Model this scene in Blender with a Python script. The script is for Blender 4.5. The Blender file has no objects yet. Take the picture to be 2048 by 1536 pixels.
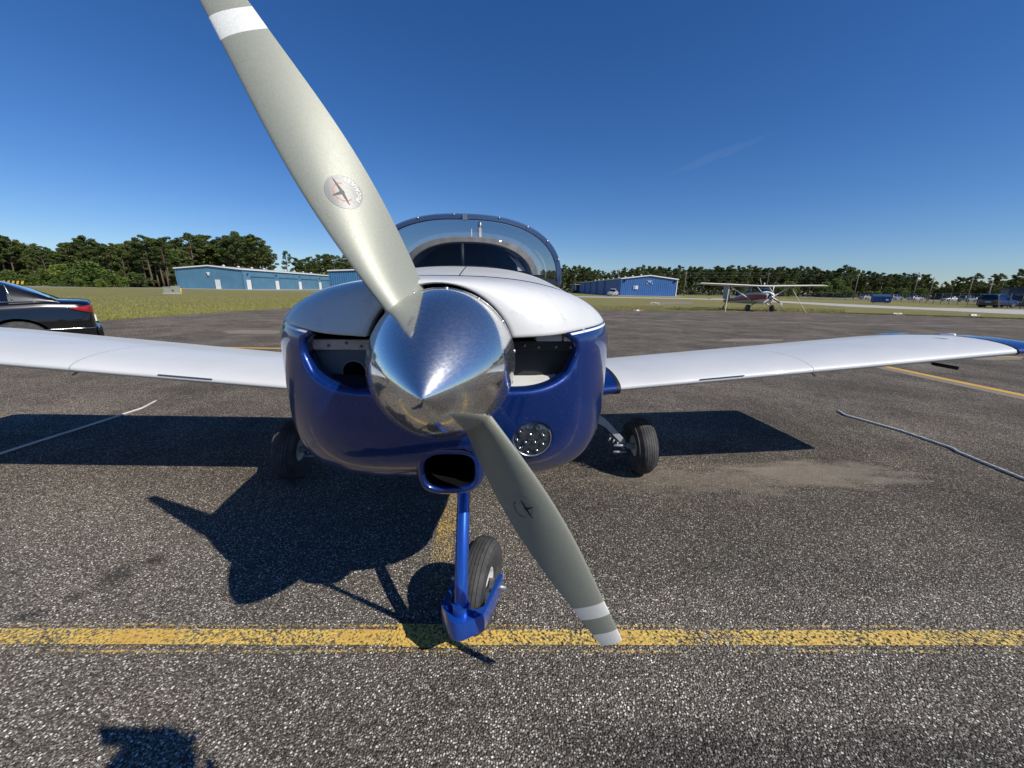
import bpy, bmesh, math, random
import numpy as np
from mathutils import Vector, Matrix

random.seed(7); np.random.seed(7)
sc = bpy.context.scene
COL = sc.collection
R = math.radians

# ------------------------------------------------------------------ camera
CAM_H = 1.32
PITCH, ROLL, FPX = 14.2, 1.0, 750.0
cam_d = bpy.data.cameras.new('camera'); cam = bpy.data.objects.new('camera', cam_d); COL.objects.link(cam)
cam_d.sensor_width = 36; cam_d.lens = 36 * FPX / 2048; cam_d.clip_start = 0.02; cam_d.clip_end = 4000
CR = Matrix.Rotation(R(90 - PITCH), 3, 'X') @ Matrix.Rotation(R(ROLL), 3, 'Z')
cam.matrix_world = Matrix.Translation((0, 0, CAM_H)) @ CR.to_4x4()
sc.camera = cam

# ------------------------------------------------------------------ sky, sun, exposure
SUN_EL, SUN_AZ = 42.5, 126.5            # azimuth clockwise from +Y
w = bpy.data.worlds.new('World'); sc.world = w; w.use_nodes = True
nt = w.node_tree; bg = nt.nodes['Background']
sky = nt.nodes.new('ShaderNodeTexSky'); sky.sky_type = 'NISHITA'; sky.sun_disc = False
sky.sun_elevation = R(SUN_EL); sky.sun_rotation = R(SUN_AZ)
sky.altitude = 0; sky.air_density = 1.0; sky.dust_density = 0.0; sky.ozone_density = 2.6
hs = nt.nodes.new('ShaderNodeHueSaturation'); hs.inputs['Saturation'].default_value = 1.26
tint = nt.nodes.new('ShaderNodeMix'); tint.data_type = 'RGBA'; tint.blend_type = 'MULTIPLY'; tint.inputs[0].default_value = 1
tint.inputs[7].default_value = (.82, .98, 1.32, 1)
nt.links.new(sky.outputs[0], hs.inputs['Color']); nt.links.new(hs.outputs[0], tint.inputs[6]); nt.links.new(tint.outputs[2], bg.inputs[0])
bg.inputs[1].default_value = 0.075
sun_d = bpy.data.lights.new('sun', 'SUN'); sun = bpy.data.objects.new('sun', sun_d); COL.objects.link(sun)
sun_d.energy = 5.0; sun_d.angle = R(0.5); sun_d.color = (1.0, 0.95, 0.85)
az, el = R(SUN_AZ), R(SUN_EL)
TO_SUN = Vector((math.sin(az) * math.cos(el), math.cos(az) * math.cos(el), math.sin(el)))
sun.rotation_euler = TO_SUN.to_track_quat('Z', 'Y').to_euler()
sun.location = (20, -20, 30)
sc.view_settings.view_transform = 'Standard'; sc.view_settings.look = 'None'
sc.view_settings.exposure = 0; sc.view_settings.gamma = 1; sc.view_settings.use_curve_mapping = False
sc.cycles.max_bounces = 8; sc.cycles.transparent_max_bounces = 16

# ------------------------------------------------------------------ helpers
def ray(px, py):
    return CR @ Vector(((px - 1024) / FPX, (768 - py) / FPX, -1))
def gp(px, py, z=0.0):                       # pixel of the photograph -> point on the ground
    d = ray(px, py); t = (z - CAM_H) / d.z
    return Vector((d.x * t, d.y * t, z))
def ap(px, Y):                               # bearing and forward distance -> ground point
    h = 578 + .0175 * (px - 1024)
    d = ray(px, h); t = Y / d.y
    return Vector((d.x * t, Y, 0))

def tag(o, label=None, cat=None, group=None, kind=None):
    if label: o['label'] = label
    if cat: o['category'] = cat
    if group: o['group'] = group
    if kind: o['kind'] = kind
    return o
def empty(name, loc=(0, 0, 0), rz=0, **k):
    o = bpy.data.objects.new(name, None); COL.objects.link(o); o.location = loc; o.rotation_euler = (0, 0, rz)
    o.empty_display_size = .2
    return tag(o, **k)
def link(name, me, parent=None, mats=None):
    o = bpy.data.objects.new(name, me); COL.objects.link(o)
    if parent: o.parent = parent
    if mats:
        for m in (mats if isinstance(mats, (list, tuple)) else [mats]): me.materials.append(m)
    return o
class MB:
    def __init__(s): s.v = []; s.f = []; s.m = []
    def add(s, vs, fs, m=0):
        b = len(s.v); s.v += [tuple(x) for x in vs]; s.f += [tuple(i + b for i in f) for f in fs]; s.m += [m] * len(fs)
        return s
    def box(s, lo, hi, m=0, M=None):
        x0, y0, z0 = lo; x1, y1, z1 = hi
        vs = [Vector(p) for p in ((x0,y0,z0),(x1,y0,z0),(x1,y1,z0),(x0,y1,z0),(x0,y0,z1),(x1,y0,z1),(x1,y1,z1),(x0,y1,z1))]
        if M is not None: vs = [M @ v for v in vs]
        return s.add(vs, [(3,2,1,0),(4,5,6,7),(0,1,5,4),(1,2,6,5),(2,3,7,6),(3,0,4,7)], m)
    def tube(s, pts, r, n=10, m=0, cap=True, sx=1.0):
        pts = [Vector(p) for p in pts]; rs = r if isinstance(r, (list, tuple)) else [r] * len(pts)
        vs = []; prev = None
        for i, p in enumerate(pts):
            t = (pts[min(i + 1, len(pts) - 1)] - pts[max(i - 1, 0)]).normalized()
            if prev is None:
                a = Vector((1, 0, 0)) if abs(t.x) < .8 else Vector((0, 1, 0))
                a = (a - t * a.dot(t)).normalized()
            else:
                a = (prev - t * prev.dot(t)).normalized()
            prev = a; b = t.cross(a)
            for k in range(n):
                c = 2 * math.pi * k / n
                vs.append(p + a * (rs[i] * sx * math.cos(c)) + b * (rs[i] * math.sin(c)))
        fs = [(i*n+k, i*n+(k+1)%n, (i+1)*n+(k+1)%n, (i+1)*n+k) for i in range(len(pts)-1) for k in range(n)]
        if cap: fs += [tuple(range(n-1, -1, -1)), tuple((len(pts)-1)*n + k for k in range(n))]
        return s.add(vs, fs, m)
    def lathe(s, prof, n=32, M=None, m=0, ms=None):       # prof: (radius, axial) around local Y
        vs = []
        for r_, y in prof:
            for k in range(n):
                c = 2 * math.pi * k / n; v = Vector((r_ * math.cos(c), y, r_ * math.sin(c)))
                vs.append(M @ v if M is not None else v)
        b = len(s.v); s.v += [tuple(x) for x in vs]
        for i in range(len(prof) - 1):
            for k in range(n):
                s.f.append((b+i*n+k, b+(i+1)*n+k, b+(i+1)*n+(k+1)%n, b+i*n+(k+1)%n)); s.m.append(ms[i] if ms else m)
        return s
    def grid(s, rows, m=0, closed=False):
        n = len(rows[0]); vs = [p for r_ in rows for p in r_]
        fs = [(i*n+k, i*n+(k+1)%n, (i+1)*n+(k+1)%n, (i+1)*n+k) for i in range(len(rows)-1) for k in range(n if closed else n-1)]
        return s.add(vs, fs, m)
    def build(s, name, mats, parent=None, smooth=True, sharp=None, bevel=0, weld=1e-5):
        me = bpy.data.meshes.new(name); me.from_pydata(s.v, [], s.f); me.update()
        for i, p in enumerate(me.polygons): p.material_index = s.m[i]
        bm = bmesh.new(); bm.from_mesh(me)
        if weld: bmesh.ops.remove_doubles(bm, verts=bm.verts, dist=weld)
        bmesh.ops.recalc_face_normals(bm, faces=bm.faces)
        if bevel:
            es = [e for e in bm.edges if len(e.link_faces) == 2 and e.calc_face_angle(0) > R(30)]
            bmesh.ops.bevel(bm, geom=es, offset=bevel, segments=2, affect='EDGES', profile=.6)
        bm.to_mesh(me); bm.free()
        if smooth:
            me.polygons.foreach_set('use_smooth', [True] * len(me.polygons))
            if sharp is not None: me.set_sharp_from_angle(angle=R(sharp))
        me.update()
        return link(name, me, parent, mats)

# ------------------------------------------------------------------ materials
def mat(name, col, rough=.5, metal=0, coat=0, spec=.5, **k):
    m = bpy.data.materials.new(name); m.use_nodes = True
    b = m.node_tree.nodes['Principled BSDF']
    b.inputs['Base Color'].default_value = (*col, 1); b.inputs['Roughness'].default_value = rough
    b.inputs['Metallic'].default_value = metal; b.inputs['Coat Weight'].default_value = coat
    b.inputs['Coat Roughness'].default_value = .04; b.inputs['Specular IOR Level'].default_value = spec
    return m
class N:
    def __init__(s, m): s.t = m.node_tree; s.b = s.t.nodes.get('Principled BSDF')
    def n(s, t, **k):
        x = s.t.nodes.new('ShaderNode' + t)
        for a, v in k.items():
            if a.startswith('i_'):
                key = a[2:].replace('_', ' ')
                x.inputs[key].default_value = v
            else: setattr(x, a, v)
        return x
    def l(s, a, b): s.t.links.new(a, b)
    def noise(s, co, scale, detail=4, rough=.5):
        x = s.n('TexNoise'); x.inputs['Scale'].default_value = scale; x.inputs['Detail'].default_value = detail
        x.inputs['Roughness'].default_value = rough; s.l(co, x.inputs['Vector']); return x.outputs['Fac']
    def ramp(s, f, st, interp='LINEAR'):
        x = s.n('ValToRGB'); cr = x.color_ramp; cr.interpolation = interp
        while len(cr.elements) < len(st): cr.elements.new(.5)
        for e, (p, c) in zip(cr.elements, st): e.position = p; e.color = (*c, 1) if len(c) == 3 else c
        s.l(f, x.inputs[0]); return x.outputs[0]
    def val(s, f, p0, p1, v0=0., v1=1.):
        x = s.n('MapRange'); x.inputs[1].default_value = p0; x.inputs[2].default_value = p1
        x.inputs[3].default_value = v0; x.inputs[4].default_value = v1; s.l(f, x.inputs[0]); return x.outputs[0]
    def mix(s, f, a, b, mode='MIX'):
        x = s.n('Mix', data_type='RGBA', blend_type=mode)
        for sock, v in ((x.inputs[0], f), (x.inputs[6], a), (x.inputs[7], b)):
            if isinstance(v, (int, float)): sock.default_value = v
            elif isinstance(v, tuple): sock.default_value = (*v, 1)
            else: s.l(v, sock)
        return x.outputs[2]
    def math(s, op, a, b=0.):
        x = s.n('Math', operation=op)
        for sock, v in ((x.inputs[0], a), (x.inputs[1], b)):
            if isinstance(v, (int, float)): sock.default_value = v
            else: s.l(v, sock)
        return x.outputs[0]
    def bump(s, h, strength, dist):
        x = s.n('Bump'); x.inputs['Strength'].default_value = strength; x.inputs['Distance'].default_value = dist
        s.l(h, x.inputs['Height']); s.l(x.outputs[0], s.b.inputs['Normal']); return x
    def obj(s): return s.n('TexCoord').outputs['Object']

def worn(name, col, rough=.4, var=.12, scale=6, dirt=.25, dirtcol=None, **k):
    """painted or moulded surface with faint tonal variation, grime and micro relief"""
    m = mat(name, col, rough, **k); q = N(m); co = q.obj()
    n1 = q.noise(co, scale, 6, .6); n2 = q.noise(co, scale * 9, 4, .6)
    c = q.mix(q.val(n1, .35, .7), tuple(x * (1 - var) for x in col), tuple(min(1, x * (1 + var * .5)) for x in col))
    dc = dirtcol or tuple(x * .45 for x in col)
    c = q.mix(q.math('MULTIPLY', q.val(n2, .58, .75), dirt), c, dc)
    q.l(c, q.b.inputs['Base Color'])
    q.l(q.val(n1, .3, .7, max(.02, rough - .06), min(1, rough + .1)), q.b.inputs['Roughness'])
    return m

def blue_paint(name, col):
    m = mat(name, col, .32, metal=.45, coat=1); q = N(m); co = q.obj()
    v = q.n('TexVoronoi'); v.inputs['Scale'].default_value = 420; q.l(co, v.inputs['Vector'])
    spark = q.val(q.n('SeparateColor').outputs[0], 0, 1)
    sep = q.t.nodes[-2] if False else None
    s2 = q.n('SeparateColor'); q.l(v.outputs['Color'], s2.inputs[0])
    f = q.val(s2.outputs[0], .965, 1.0)
    n = q.noise(co, 3, 4)
    c = q.mix(q.val(n, .3, .7), tuple(x * .8 for x in col), tuple(x * 1.15 for x in col))
    c = q.mix(q.math('MULTIPLY', f, .35), c, (.12, .22, .6))
    dust = q.val(q.noise(co, 60, 5, .7), .62, .8, 0, .12)
    c = q.mix(dust, c, (.12, .13, .2))
    q.l(c, q.b.inputs['Base Color'])
    q.b.inputs['Coat Roughness'].default_value = .035
    q.l(q.val(q.noise(co, 30, 5, .7), .4, .75, .03, .12), q.b.inputs['Coat Roughness'])
    return m
M = {}
M['blue'] = blue_paint('blue metallic paint', (.002, .028, .185))
M['strutblue'] = blue_paint('blue gear paint', (.012, .085, .46))
def cowl_white():
    m = mat('cowl white paint', (.74, .75, .75), .42, coat=.35); q = N(m); co = q.obj()
    mp = q.n('Mapping'); mp.inputs['Scale'].default_value = (3, 11, 5); mp.inputs['Rotation'].default_value = (0, 0, .5); q.l(co, mp.inputs[0])
    scr = q.noise(mp.outputs[0], 4, 9, .7)
    n1 = q.noise(co, 5, 5)
    c = q.mix(q.val(n1, .3, .7), (.58, .585, .575), (.66, .66, .645))
    c = q.mix(q.val(scr, .57, .70, 0, .5), c, (.38, .38, .36))
    c = q.mix(q.val(q.noise(co, 120, 3, .7), .66, .78, 0, .5), c, (.35, .33, .30))
    q.l(c, q.b.inputs['Base Color']); q.bump(q.noise(co, 300, 2), .12, .001)
    return m
M['cwhite'] = cowl_white()
M['white'] = worn('white aircraft paint', (.66, .67, .67), .35, .05, 3, .2, coat=.3)
M['stripe'] = mat('white stripe', (.8, .8, .8), .3, coat=.5)
def wing_white():
    m = mat('wing white paint', (.72, .73, .74), .45, coat=.2); q = N(m); co = q.obj()
    c = q.mix(q.val(q.noise(co, 2.2, 5), .3, .7), (.56, .57, .57), (.64, .645, .64))
    c = q.mix(q.val(q.noise(co, 160, 3, .8), .62, .78, 0, .55), c, (.38, .38, .36))
    q.l(c, q.b.inputs['Base Color']); q.bump(q.noise(co, 400, 3), .25, .001)
    return m
M['wing'] = wing_white()
def blade_mat(name, col):
    m = mat(name, col, .42, metal=.12, coat=.0); q = N(m); co = q.obj()
    c = q.mix(q.val(q.noise(co, 500, 2), .35, .65), tuple(x * .9 for x in col), tuple(x * 1.1 for x in col))
    c = q.mix(q.val(q.noise(co, 9, 6, .7), .62, .75, 0, .25), c, (.2, .19, .15))
    q.l(c, q.b.inputs['Base Color'])
    q.l(q.val(q.noise(co, 700, 2), .3, .7, .36, .5), q.b.inputs['Roughness'])
    q.bump(q.noise(co, 900, 2), .12, .0006)
    return m
M['blade'] = blade_mat('grey propeller paint', (.27, .28, .235))
M['bladew'] = blade_mat('white propeller band', (.72, .72, .68))
def chrome():
    m = mat('polished spinner', (.78, .78, .77), .09, metal=1); q = N(m); co = q.obj()
    mp = q.n('Mapping'); mp.inputs['Scale'].default_value = (14, 3, 30); mp.inputs['Rotation'].default_value = (.4, .3, .9); q.l(co, mp.inputs[0])
    s1 = q.noise(mp.outputs[0], 9, 8, .75)
    v = q.n('TexVoronoi'); v.inputs['Scale'].default_value = 55; v.feature = 'DISTANCE_TO_EDGE'
    q.l(mp.outputs[0], v.inputs['Vector'])
    r = q.math('ADD', q.val(s1, .42, .72, .05, .14), q.val(q.noise(co, 7, 5, .6), .4, .7, 0, .07))
    q.l(r, q.b.inputs['Roughness'])
    c = q.mix(q.val(s1, .58, .75, 0, .5), (.80, .80, .785), (.58, .57, .56))
    q.l(c, q.b.inputs['Base Color'])
    hz = q.n('BsdfGlossy'); hz.inputs['Roughness'].default_value = .42; hz.inputs[0].default_value = (.62, .61, .59, 1)
    mx = q.n('MixShader'); q.l(q.val(s1, .4, .7, .18, .42), mx.inputs[0]); q.l(q.b.outputs[0], mx.inputs[1]); q.l(hz.outputs[0], mx.inputs[2]); q.l(mx.outputs[0], q.t.nodes['Material Output'].inputs[0])
    q.bump(q.math('ADD', s1, q.noise(co, 25, 3)), .014, .002)
    return m
M['chrome'] = chrome()
M['alu'] = worn('bare aluminium', (.55, .55, .54), .35, .15, 20, .3, metal=.9)
M['steel'] = worn('dull steel', (.38, .37, .36), .42, .2, 30, .4, metal=.9)
M['black'] = mat('black rubber', (.012, .012, .013), .6)
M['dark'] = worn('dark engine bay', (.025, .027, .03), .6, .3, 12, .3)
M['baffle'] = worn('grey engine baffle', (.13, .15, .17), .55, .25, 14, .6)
M['baffle_l'] = worn('light baffle strip', (.62, .52, .46), .5, .25, 20, .7)
M['seam'] = mat('panel gap', (.006, .006, .007), .9, spec=.05)
def tyre_mat():
    m = mat('tyre rubber', (.03, .03, .032), .75); q = N(m); co = q.obj()
    c = q.mix(q.val(q.noise(co, 14, 6, .7), .4, .75), (.030, .030, .032), (.085, .082, .078))
    q.l(c, q.b.inputs['Base Color']); q.bump(q.noise(co, 250, 3), .3, .001)
    return m
M['tyre'] = tyre_mat()
M['groove'] = mat('tyre groove', (.006, .006, .006), .9)
M['rim'] = worn('white wheel rim', (.62, .62, .60), .4, .1, 20, .5)
M['legpaint'] = worn('pale gear leg paint', (.34, .355, .37), .45, .1, 12, .4)

def glass(name, tint, mixf=.12, rough=.0):   # thin clear sheet
    m = bpy.data.materials.new(name); m.use_nodes = True; t = m.node_tree; t.nodes.clear()
    out = t.nodes.new('ShaderNodeOutputMaterial'); tr = t.nodes.new('ShaderNodeBsdfTransparent'); gl = t.nodes.new('ShaderNodeBsdfGlossy')
    fr = t.nodes.new('ShaderNodeFresnel'); fr.inputs[0].default_value = 1.45; mx = t.nodes.new('ShaderNodeMixShader')
    tr.inputs[0].default_value = (*tint, 1); gl.inputs['Roughness'].default_value = rough
    ad = t.nodes.new('ShaderNodeMath'); ad.operation = 'ADD'; ad.inputs[1].default_value = mixf; ad.use_clamp = True
    ml = t.nodes.new('ShaderNodeMath'); ml.operation = 'MULTIPLY'; ml.inputs[1].default_value = .35; t.links.new(fr.outputs[0], ml.inputs[0])
    t.links.new(ml.outputs[0], ad.inputs[0]); t.links.new(ad.outputs[0], mx.inputs[0])
    t.links.new(tr.outputs[0], mx.inputs[1]); t.links.new(gl.outputs[0], mx.inputs[2]); t.links.new(mx.outputs[0], out.inputs[0])
    return m
M['perspex'] = glass('tinted perspex', (.90, .90, .90), .03, .02)
M['lens'] = glass('lamp lens', (.80, .82, .84), .16, .22)
M['carglass'] = mat('dark car glass', (.004, .005, .006), .03, coat=1)

# ------------------------------------------------------------------ ground
def asphalt():
    m = mat('worn aggregate asphalt', (.1, .1, .1), .92, spec=.12); q = N(m); co = q.obj()
    v = q.n('TexVoronoi'); v.inputs['Scale'].default_value = 128; q.l(co, v.inputs['Vector'])
    v2 = q.n('TexVoronoi'); v2.inputs['Scale'].default_value = 300; q.l(co, v2.inputs['Vector'])
    s = q.n('SeparateColor'); q.l(v.outputs['Color'], s.inputs[0])
    s2 = q.n('SeparateColor'); q.l(v2.outputs['Color'], s2.inputs[0])
    base = q.ramp(s.outputs[0], [(0, (.022, .020, .019)), (.35, (.064, .059, .054)), (.6, (.135, .124, .111)), (.80, (.27, .25, .225)), (.90, (.50, .48, .44)), (1, (.88, .86, .81))])
    fine = q.ramp(s2.outputs[0], [(0, (.018, .016, .014)), (.55, (.080, .070, .060)), (.88, (.20, .18, .15)), (1, (.6, .57, .51))])
    hue = q.mix(q.math('MULTIPLY', s.outputs[1], .35), base, (.18, .145, .115), 'MIX')
    gap = q.val(v.outputs['Distance'], .30, .62)
    c = q.mix(gap, hue, fine)
    big = q.noise(co, .45, 5, .55); mid = q.noise(co, 2.3, 6, .6)
    c = q.mix(1.0, c, q.ramp(q.math('ADD', q.math('MULTIPLY', big, .6), q.math('MULTIPLY', mid, .4)), [(.33, (.92, .90, .88)), (.5, (1.30, 1.28, 1.25)), (.66, (1.65, 1.58, 1.50))]), 'MULTIPLY')
    # darker resurfaced lane in front, wet/oil stains, sandy wash-out
    sx = q.n('SeparateXYZ'); q.l(co, sx.inputs[0])
    def blob(cx, cy, rx, ry, amp, lo, hi, scale=3.0, ang=0.):
        mp = q.n('Mapping', vector_type='POINT'); 
        mp.inputs['Location'].default_value = (-cx / rx, -cy / ry, 0); mp.inputs['Scale'].default_value = (1 / rx, 1 / ry, 0)
        q.l(co, mp.inputs[0])
        ln = q.n('VectorMath', operation='LENGTH'); q.l(mp.outputs[0], ln.inputs[0])
        st_ = q.n('Mapping'); st_.inputs['Scale'].default_value = (.7, 2.6, 1); st_.inputs['Rotation'].default_value = (0, 0, .25); q.l(co, st_.inputs[0])
        d = q.math('ADD', ln.outputs['Value'], q.math('MULTIPLY', q.math('SUBTRACT', q.noise(st_.outputs[0], scale, 8, .65), .5), amp))
        return q.val(d, hi, lo)
    sand = gp(1640, 945); sand2 = gp(1420, 960)
    f1 = blob(sand.x, sand.y, .70, .23, 2.1, .55, 1.05, 3.6); f2 = blob(sand2.x, sand2.y, .95, .26, 2.6, .45, .95, 5)
    grain = q.val(q.noise(co, 160, 4, .8), .35, .6, .35, 1)
    c = q.mix(q.math('MULTIPLY', q.math('MULTIPLY', f1, grain), .9), c, (.50, .455, .38))
    c = q.mix(q.math('MULTIPLY', q.math('MULTIPLY', f2, grain), .6), c, (.38, .33, .275))
    for (px, py, a, b) in ((235, 1150, .10, .12), (310, 1120, .06, .05), (150, 1195, .05, .04), (60, 1230, .07, .04)):
        p = gp(px, py); f = blob(p.x, p.y, a, b, 1.3, .2, 1.1, 9)
        c = q.mix(q.math('MULTIPLY', f, .65), c, (.03, .028, .026))
    # view-angle darkening painted into the asphalt away from the camera
    far = q.val(q.math('ADD', sx.outputs[1], q.math('MULTIPLY', mid, .9)), 1.8, 3.0, 0, 1)
    c = q.mix(far, c, q.mix(1.0, c, q.ramp(q.noise(co, .9, 7, .7), [(.35, (.58, .55, .52)), (.65, (.95, .91, .87))]), 'MULTIPLY'))
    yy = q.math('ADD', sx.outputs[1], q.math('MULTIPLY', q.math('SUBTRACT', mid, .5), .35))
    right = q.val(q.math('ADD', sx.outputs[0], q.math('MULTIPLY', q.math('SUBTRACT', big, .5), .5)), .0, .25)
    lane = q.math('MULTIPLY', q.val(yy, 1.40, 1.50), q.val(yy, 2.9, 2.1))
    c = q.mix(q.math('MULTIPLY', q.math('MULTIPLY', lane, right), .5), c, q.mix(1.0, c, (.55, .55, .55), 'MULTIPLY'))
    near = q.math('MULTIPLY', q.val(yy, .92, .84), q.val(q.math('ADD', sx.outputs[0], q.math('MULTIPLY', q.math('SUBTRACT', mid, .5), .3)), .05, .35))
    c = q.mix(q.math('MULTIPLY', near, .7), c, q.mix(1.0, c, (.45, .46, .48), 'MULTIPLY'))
    wash = q.math('MULTIPLY', q.val(yy, 1.3, 2.4), q.val(q.math('MULTIPLY', sx.outputs[0], -1.0), .2, 1.6))
    c = q.mix(q.math('MULTIPLY', wash, .6), c, q.mix(1.0, c, (1.25, 1.22, 1.18), 'MULTIPLY'))
    grit = q.noise(co, 900, 2, .8)
    c = q.mix(1.0, c, q.ramp(grit, [(.35, (.75, .75, .75)), (.65, (1.22, 1.22, 1.22))]), 'MULTIPLY')
    q.l(c, q.b.inputs['Base Color'])
    h = q.math('ADD', q.math('MULTIPLY', gap, -1.0), q.math('MULTIPLY', s.outputs[2], .9))
    q.bump(h, .9, .004)
    return m
def grass_mat():
    m = mat('mown dry grass', (.1, .12, .04), .9); q = N(m); co = q.obj()
    mp = q.n('Mapping'); mp.inputs['Scale'].default_value = (1, 2.2, 1); q.l(co, mp.inputs[0])
    a = q.noise(mp.outputs[0], .12, 6, .6); b = q.noise(mp.outputs[0], 3.5, 6, .75); g = q.noise(co, 26, 4, .8)
    c = q.ramp(a, [(.3, (.175, .178, .045)), (.5, (.245, .215, .078)), (.62, (.19, .19, .048)), (.75, (.30, .24, .12))])
    c = q.mix(1.0, c, q.ramp(b, [(.3, (.62, .66, .55)), (.7, (1.3, 1.22, 1.2))]), 'MULTIPLY')
    c = q.mix(1.0, c, q.ramp(g, [(.3, (.55, .6, .5)), (.7, (1.35, 1.3, 1.25))]), 'MULTIPLY')
    q.l(c, q.b.inputs['Base Color']); q.bump(q.math('ADD', g, b), 1.0, .06)
    return m
def concrete(name, c0, c1, scale=1.5):
    m = mat(name, c0, .85); q = N(m); co = q.obj()
    c = q.mix(q.val(q.noise(co, scale, 7, .65), .3, .7), c0, c1)
    c = q.mix(1.0, c, q.ramp(q.noise(co, 90, 3, .8), [(.3, (.75, .75, .75)), (.7, (1.2, 1.2, 1.2))]), 'MULTIPLY')
    q.l(c, q.b.inputs['Base Color']); q.bump(q.noise(co, 60, 5), .4, .004); return m
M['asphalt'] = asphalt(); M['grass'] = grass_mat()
M['concrete'] = concrete('taxiway concrete', (.36, .34, .30), (.50, .47, .42))
M['patch'] = concrete('sandy patch', (.19, .155, .115), (.26, .215, .165), 3)
M['path'] = concrete('service road', (.22, .21, .20), (.30, .29, .27))
def sheet(name, pts, z, m, kind='structure', thick=0, sub=0):
    vs = [(p[0], p[1], z) for p in pts]
    me = bpy.data.meshes.new(name); me.from_pydata(vs, [], [tuple(range(len(vs)))]); me.update()
    if me.polygons[0].normal.z < 0: me.flip_normals()
    o = link(name, me, None, m); o['kind'] = kind; return o

sheet('ground', [(-1500, -1500), (1500, -1500), (1500, 1800), (-1500, 1800)], -.010, M['grass'])
edge_l = [gp(-400, 700), gp(0, 661), gp(205, 641), gp(400, 627), gp(575, 616), gp(760, 611)]
edge_r = [gp(1150, 619), gp(1300, 621), gp(1560, 623.5), gp(1750, 629), gp(1900, 634), gp(2048, 639), gp(2400, 656)]
ap_pts = [(-60, -40)] + [(-40, edge_l[0].y - 2)] + [tuple(p[:2]) for p in edge_l + edge_r] + [(90, edge_r[-1].y), (90, -40)]
# jitter the edge a little so that grass and tarmac meet unevenly
fine = []
for i, p in enumerate(ap_pts):
    q_ = ap_pts[(i + 1) % len(ap_pts)]
    L = math.hypot(q_[0] - p[0], q_[1] - p[1]); k = int(min(60, L / .35)) if 1 < i < len(ap_pts) - 3 else 1
    for j in range(max(1, k)):
        t = j / max(1, k); jit = random.uniform(-.10, .10) if k > 1 else 0
        fine.append((p[0] + (q_[0] - p[0]) * t, p[1] + (q_[1] - p[1]) * t + jit))
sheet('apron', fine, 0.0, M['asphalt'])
def strip(name, pts, z, m):                                     # list of (left, right) pixel pairs -> quads
    vs = []; 
    for a, b in pts: vs += [(a.x, a.y, z), (b.x, b.y, z)]
    fs = [(2*i, 2*i+1, 2*i+3, 2*i+2) for i in range(len(pts) - 1)]
    me = bpy.data.meshes.new(name); me.from_pydata(vs, [], fs); me.update()
    if me.polygons[0].normal.z < 0: me.flip_normals()
    o = link(name, me, None, m); o['kind'] = 'structure'; return o
# pale taxi path crossing the grass on the right, and its far continuation
strip('taxiway_path', [(gp(1130, 592.0), gp(1130, 594.0)), (gp(1360, 595.8), gp(1360, 597.6)), (gp(1460, 598.2), gp(1460, 600.6)), (gp(1560, 601.8), gp(1560, 604.8)),
      (gp(1700, 608.5), gp(1700, 613.5)), (gp(1850, 615), gp(1850, 619.5)), (gp(2048, 619), gp(2048, 629)), (gp(2300, 626), gp(2300, 645))], -.003, M['concrete'])
strip('service_road', [(gp(-250, 572.0), gp(-250, 574.5)), (gp(200, 573.0), gp(200, 574.8)), (gp(500, 579.0), gp(500, 580.5)), (gp(760, 583.5), gp(760, 585))], -.003, M['path'])
def patch(name, px, py, rx, ry, z, m, n=26, seed=0):
    rnd = random.Random(seed); c = gp(px, py); pts = []
    for k in range(n):
        a = 2 * math.pi * k / n; j = rnd.uniform(.75, 1.1); e = 3.0
        ca, sa = math.cos(a), math.sin(a)
        p = gp(px + rx * j * math.copysign(abs(ca) ** .6, ca), py - ry * (.9 + .1 * j) * math.copysign(abs(sa) ** .6, sa))
        pts.append((p.x, p.y))
    return sheet(name, pts, z, m)
patch('concrete_patch', 506, 664, 65, 3.6, .004, M['patch'], seed=1)
patch('concrete_patch', 1500, 680.5, 62, 2.6, .004, M['patch'], seed=2)
patch('concrete_patch', 1995, 716, 62, 4.0, .004, M['patch'], seed=3)
patch('bare_earth', 1345, 606, 48, 2.6, -.004, M['patch'], seed=4)
patch('bare_earth', 1310, 609, 22, 1.2, -.003, M['patch'], seed=5)

def paint_mat(name, col, cover, soft=.12, co_scale=105):
    m = mat(name, col, .7); q = N(m); co = q.obj()
    v = q.n('TexVoronoi'); v.inputs['Scale'].default_value = co_scale; q.l(co, v.inputs['Vector'])
    n = q.noise(co, 95, 5, .78); n2 = q.noise(co, 3, 5, .6)
    f = q.math('ADD', q.math('MULTIPLY', n, .7), q.math('ADD', q.math('MULTIPLY', v.outputs['Distance'], -.25), q.math('MULTIPLY', n2, .42)))
    al = q.val(f, .60 - cover * .35, .60 - cover * .35 + soft)
    q.l(al, q.b.inputs['Alpha'])
    c = q.mix(q.val(n, .4, .6), tuple(x * .75 for x in col), col); c = q.mix(q.val(n2, .45, .7, 0, .5), c, (.48, .22, .04))
    q.l(c, q.b.inputs['Base Color']); q.bump(f, .5, .003)
    return m
M['yel'] = paint_mat('worn yellow paint', (.80, .56, .14), .72)
M['yel2'] = paint_mat('yellow paint edge', (.78, .58, .20), .48)
M['yel3'] = paint_mat('fresh yellow paint', (.68, .42, .05), 1.1)
M['wht'] = paint_mat('faded white line', (.42, .38, .34), .75)
M['ghost'] = paint_mat('yellow ghost paint', (.52, .38, .14), .22)
M['ghost2'] = paint_mat('worn yellow stripe', (.66, .46, .13), .50)
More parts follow.
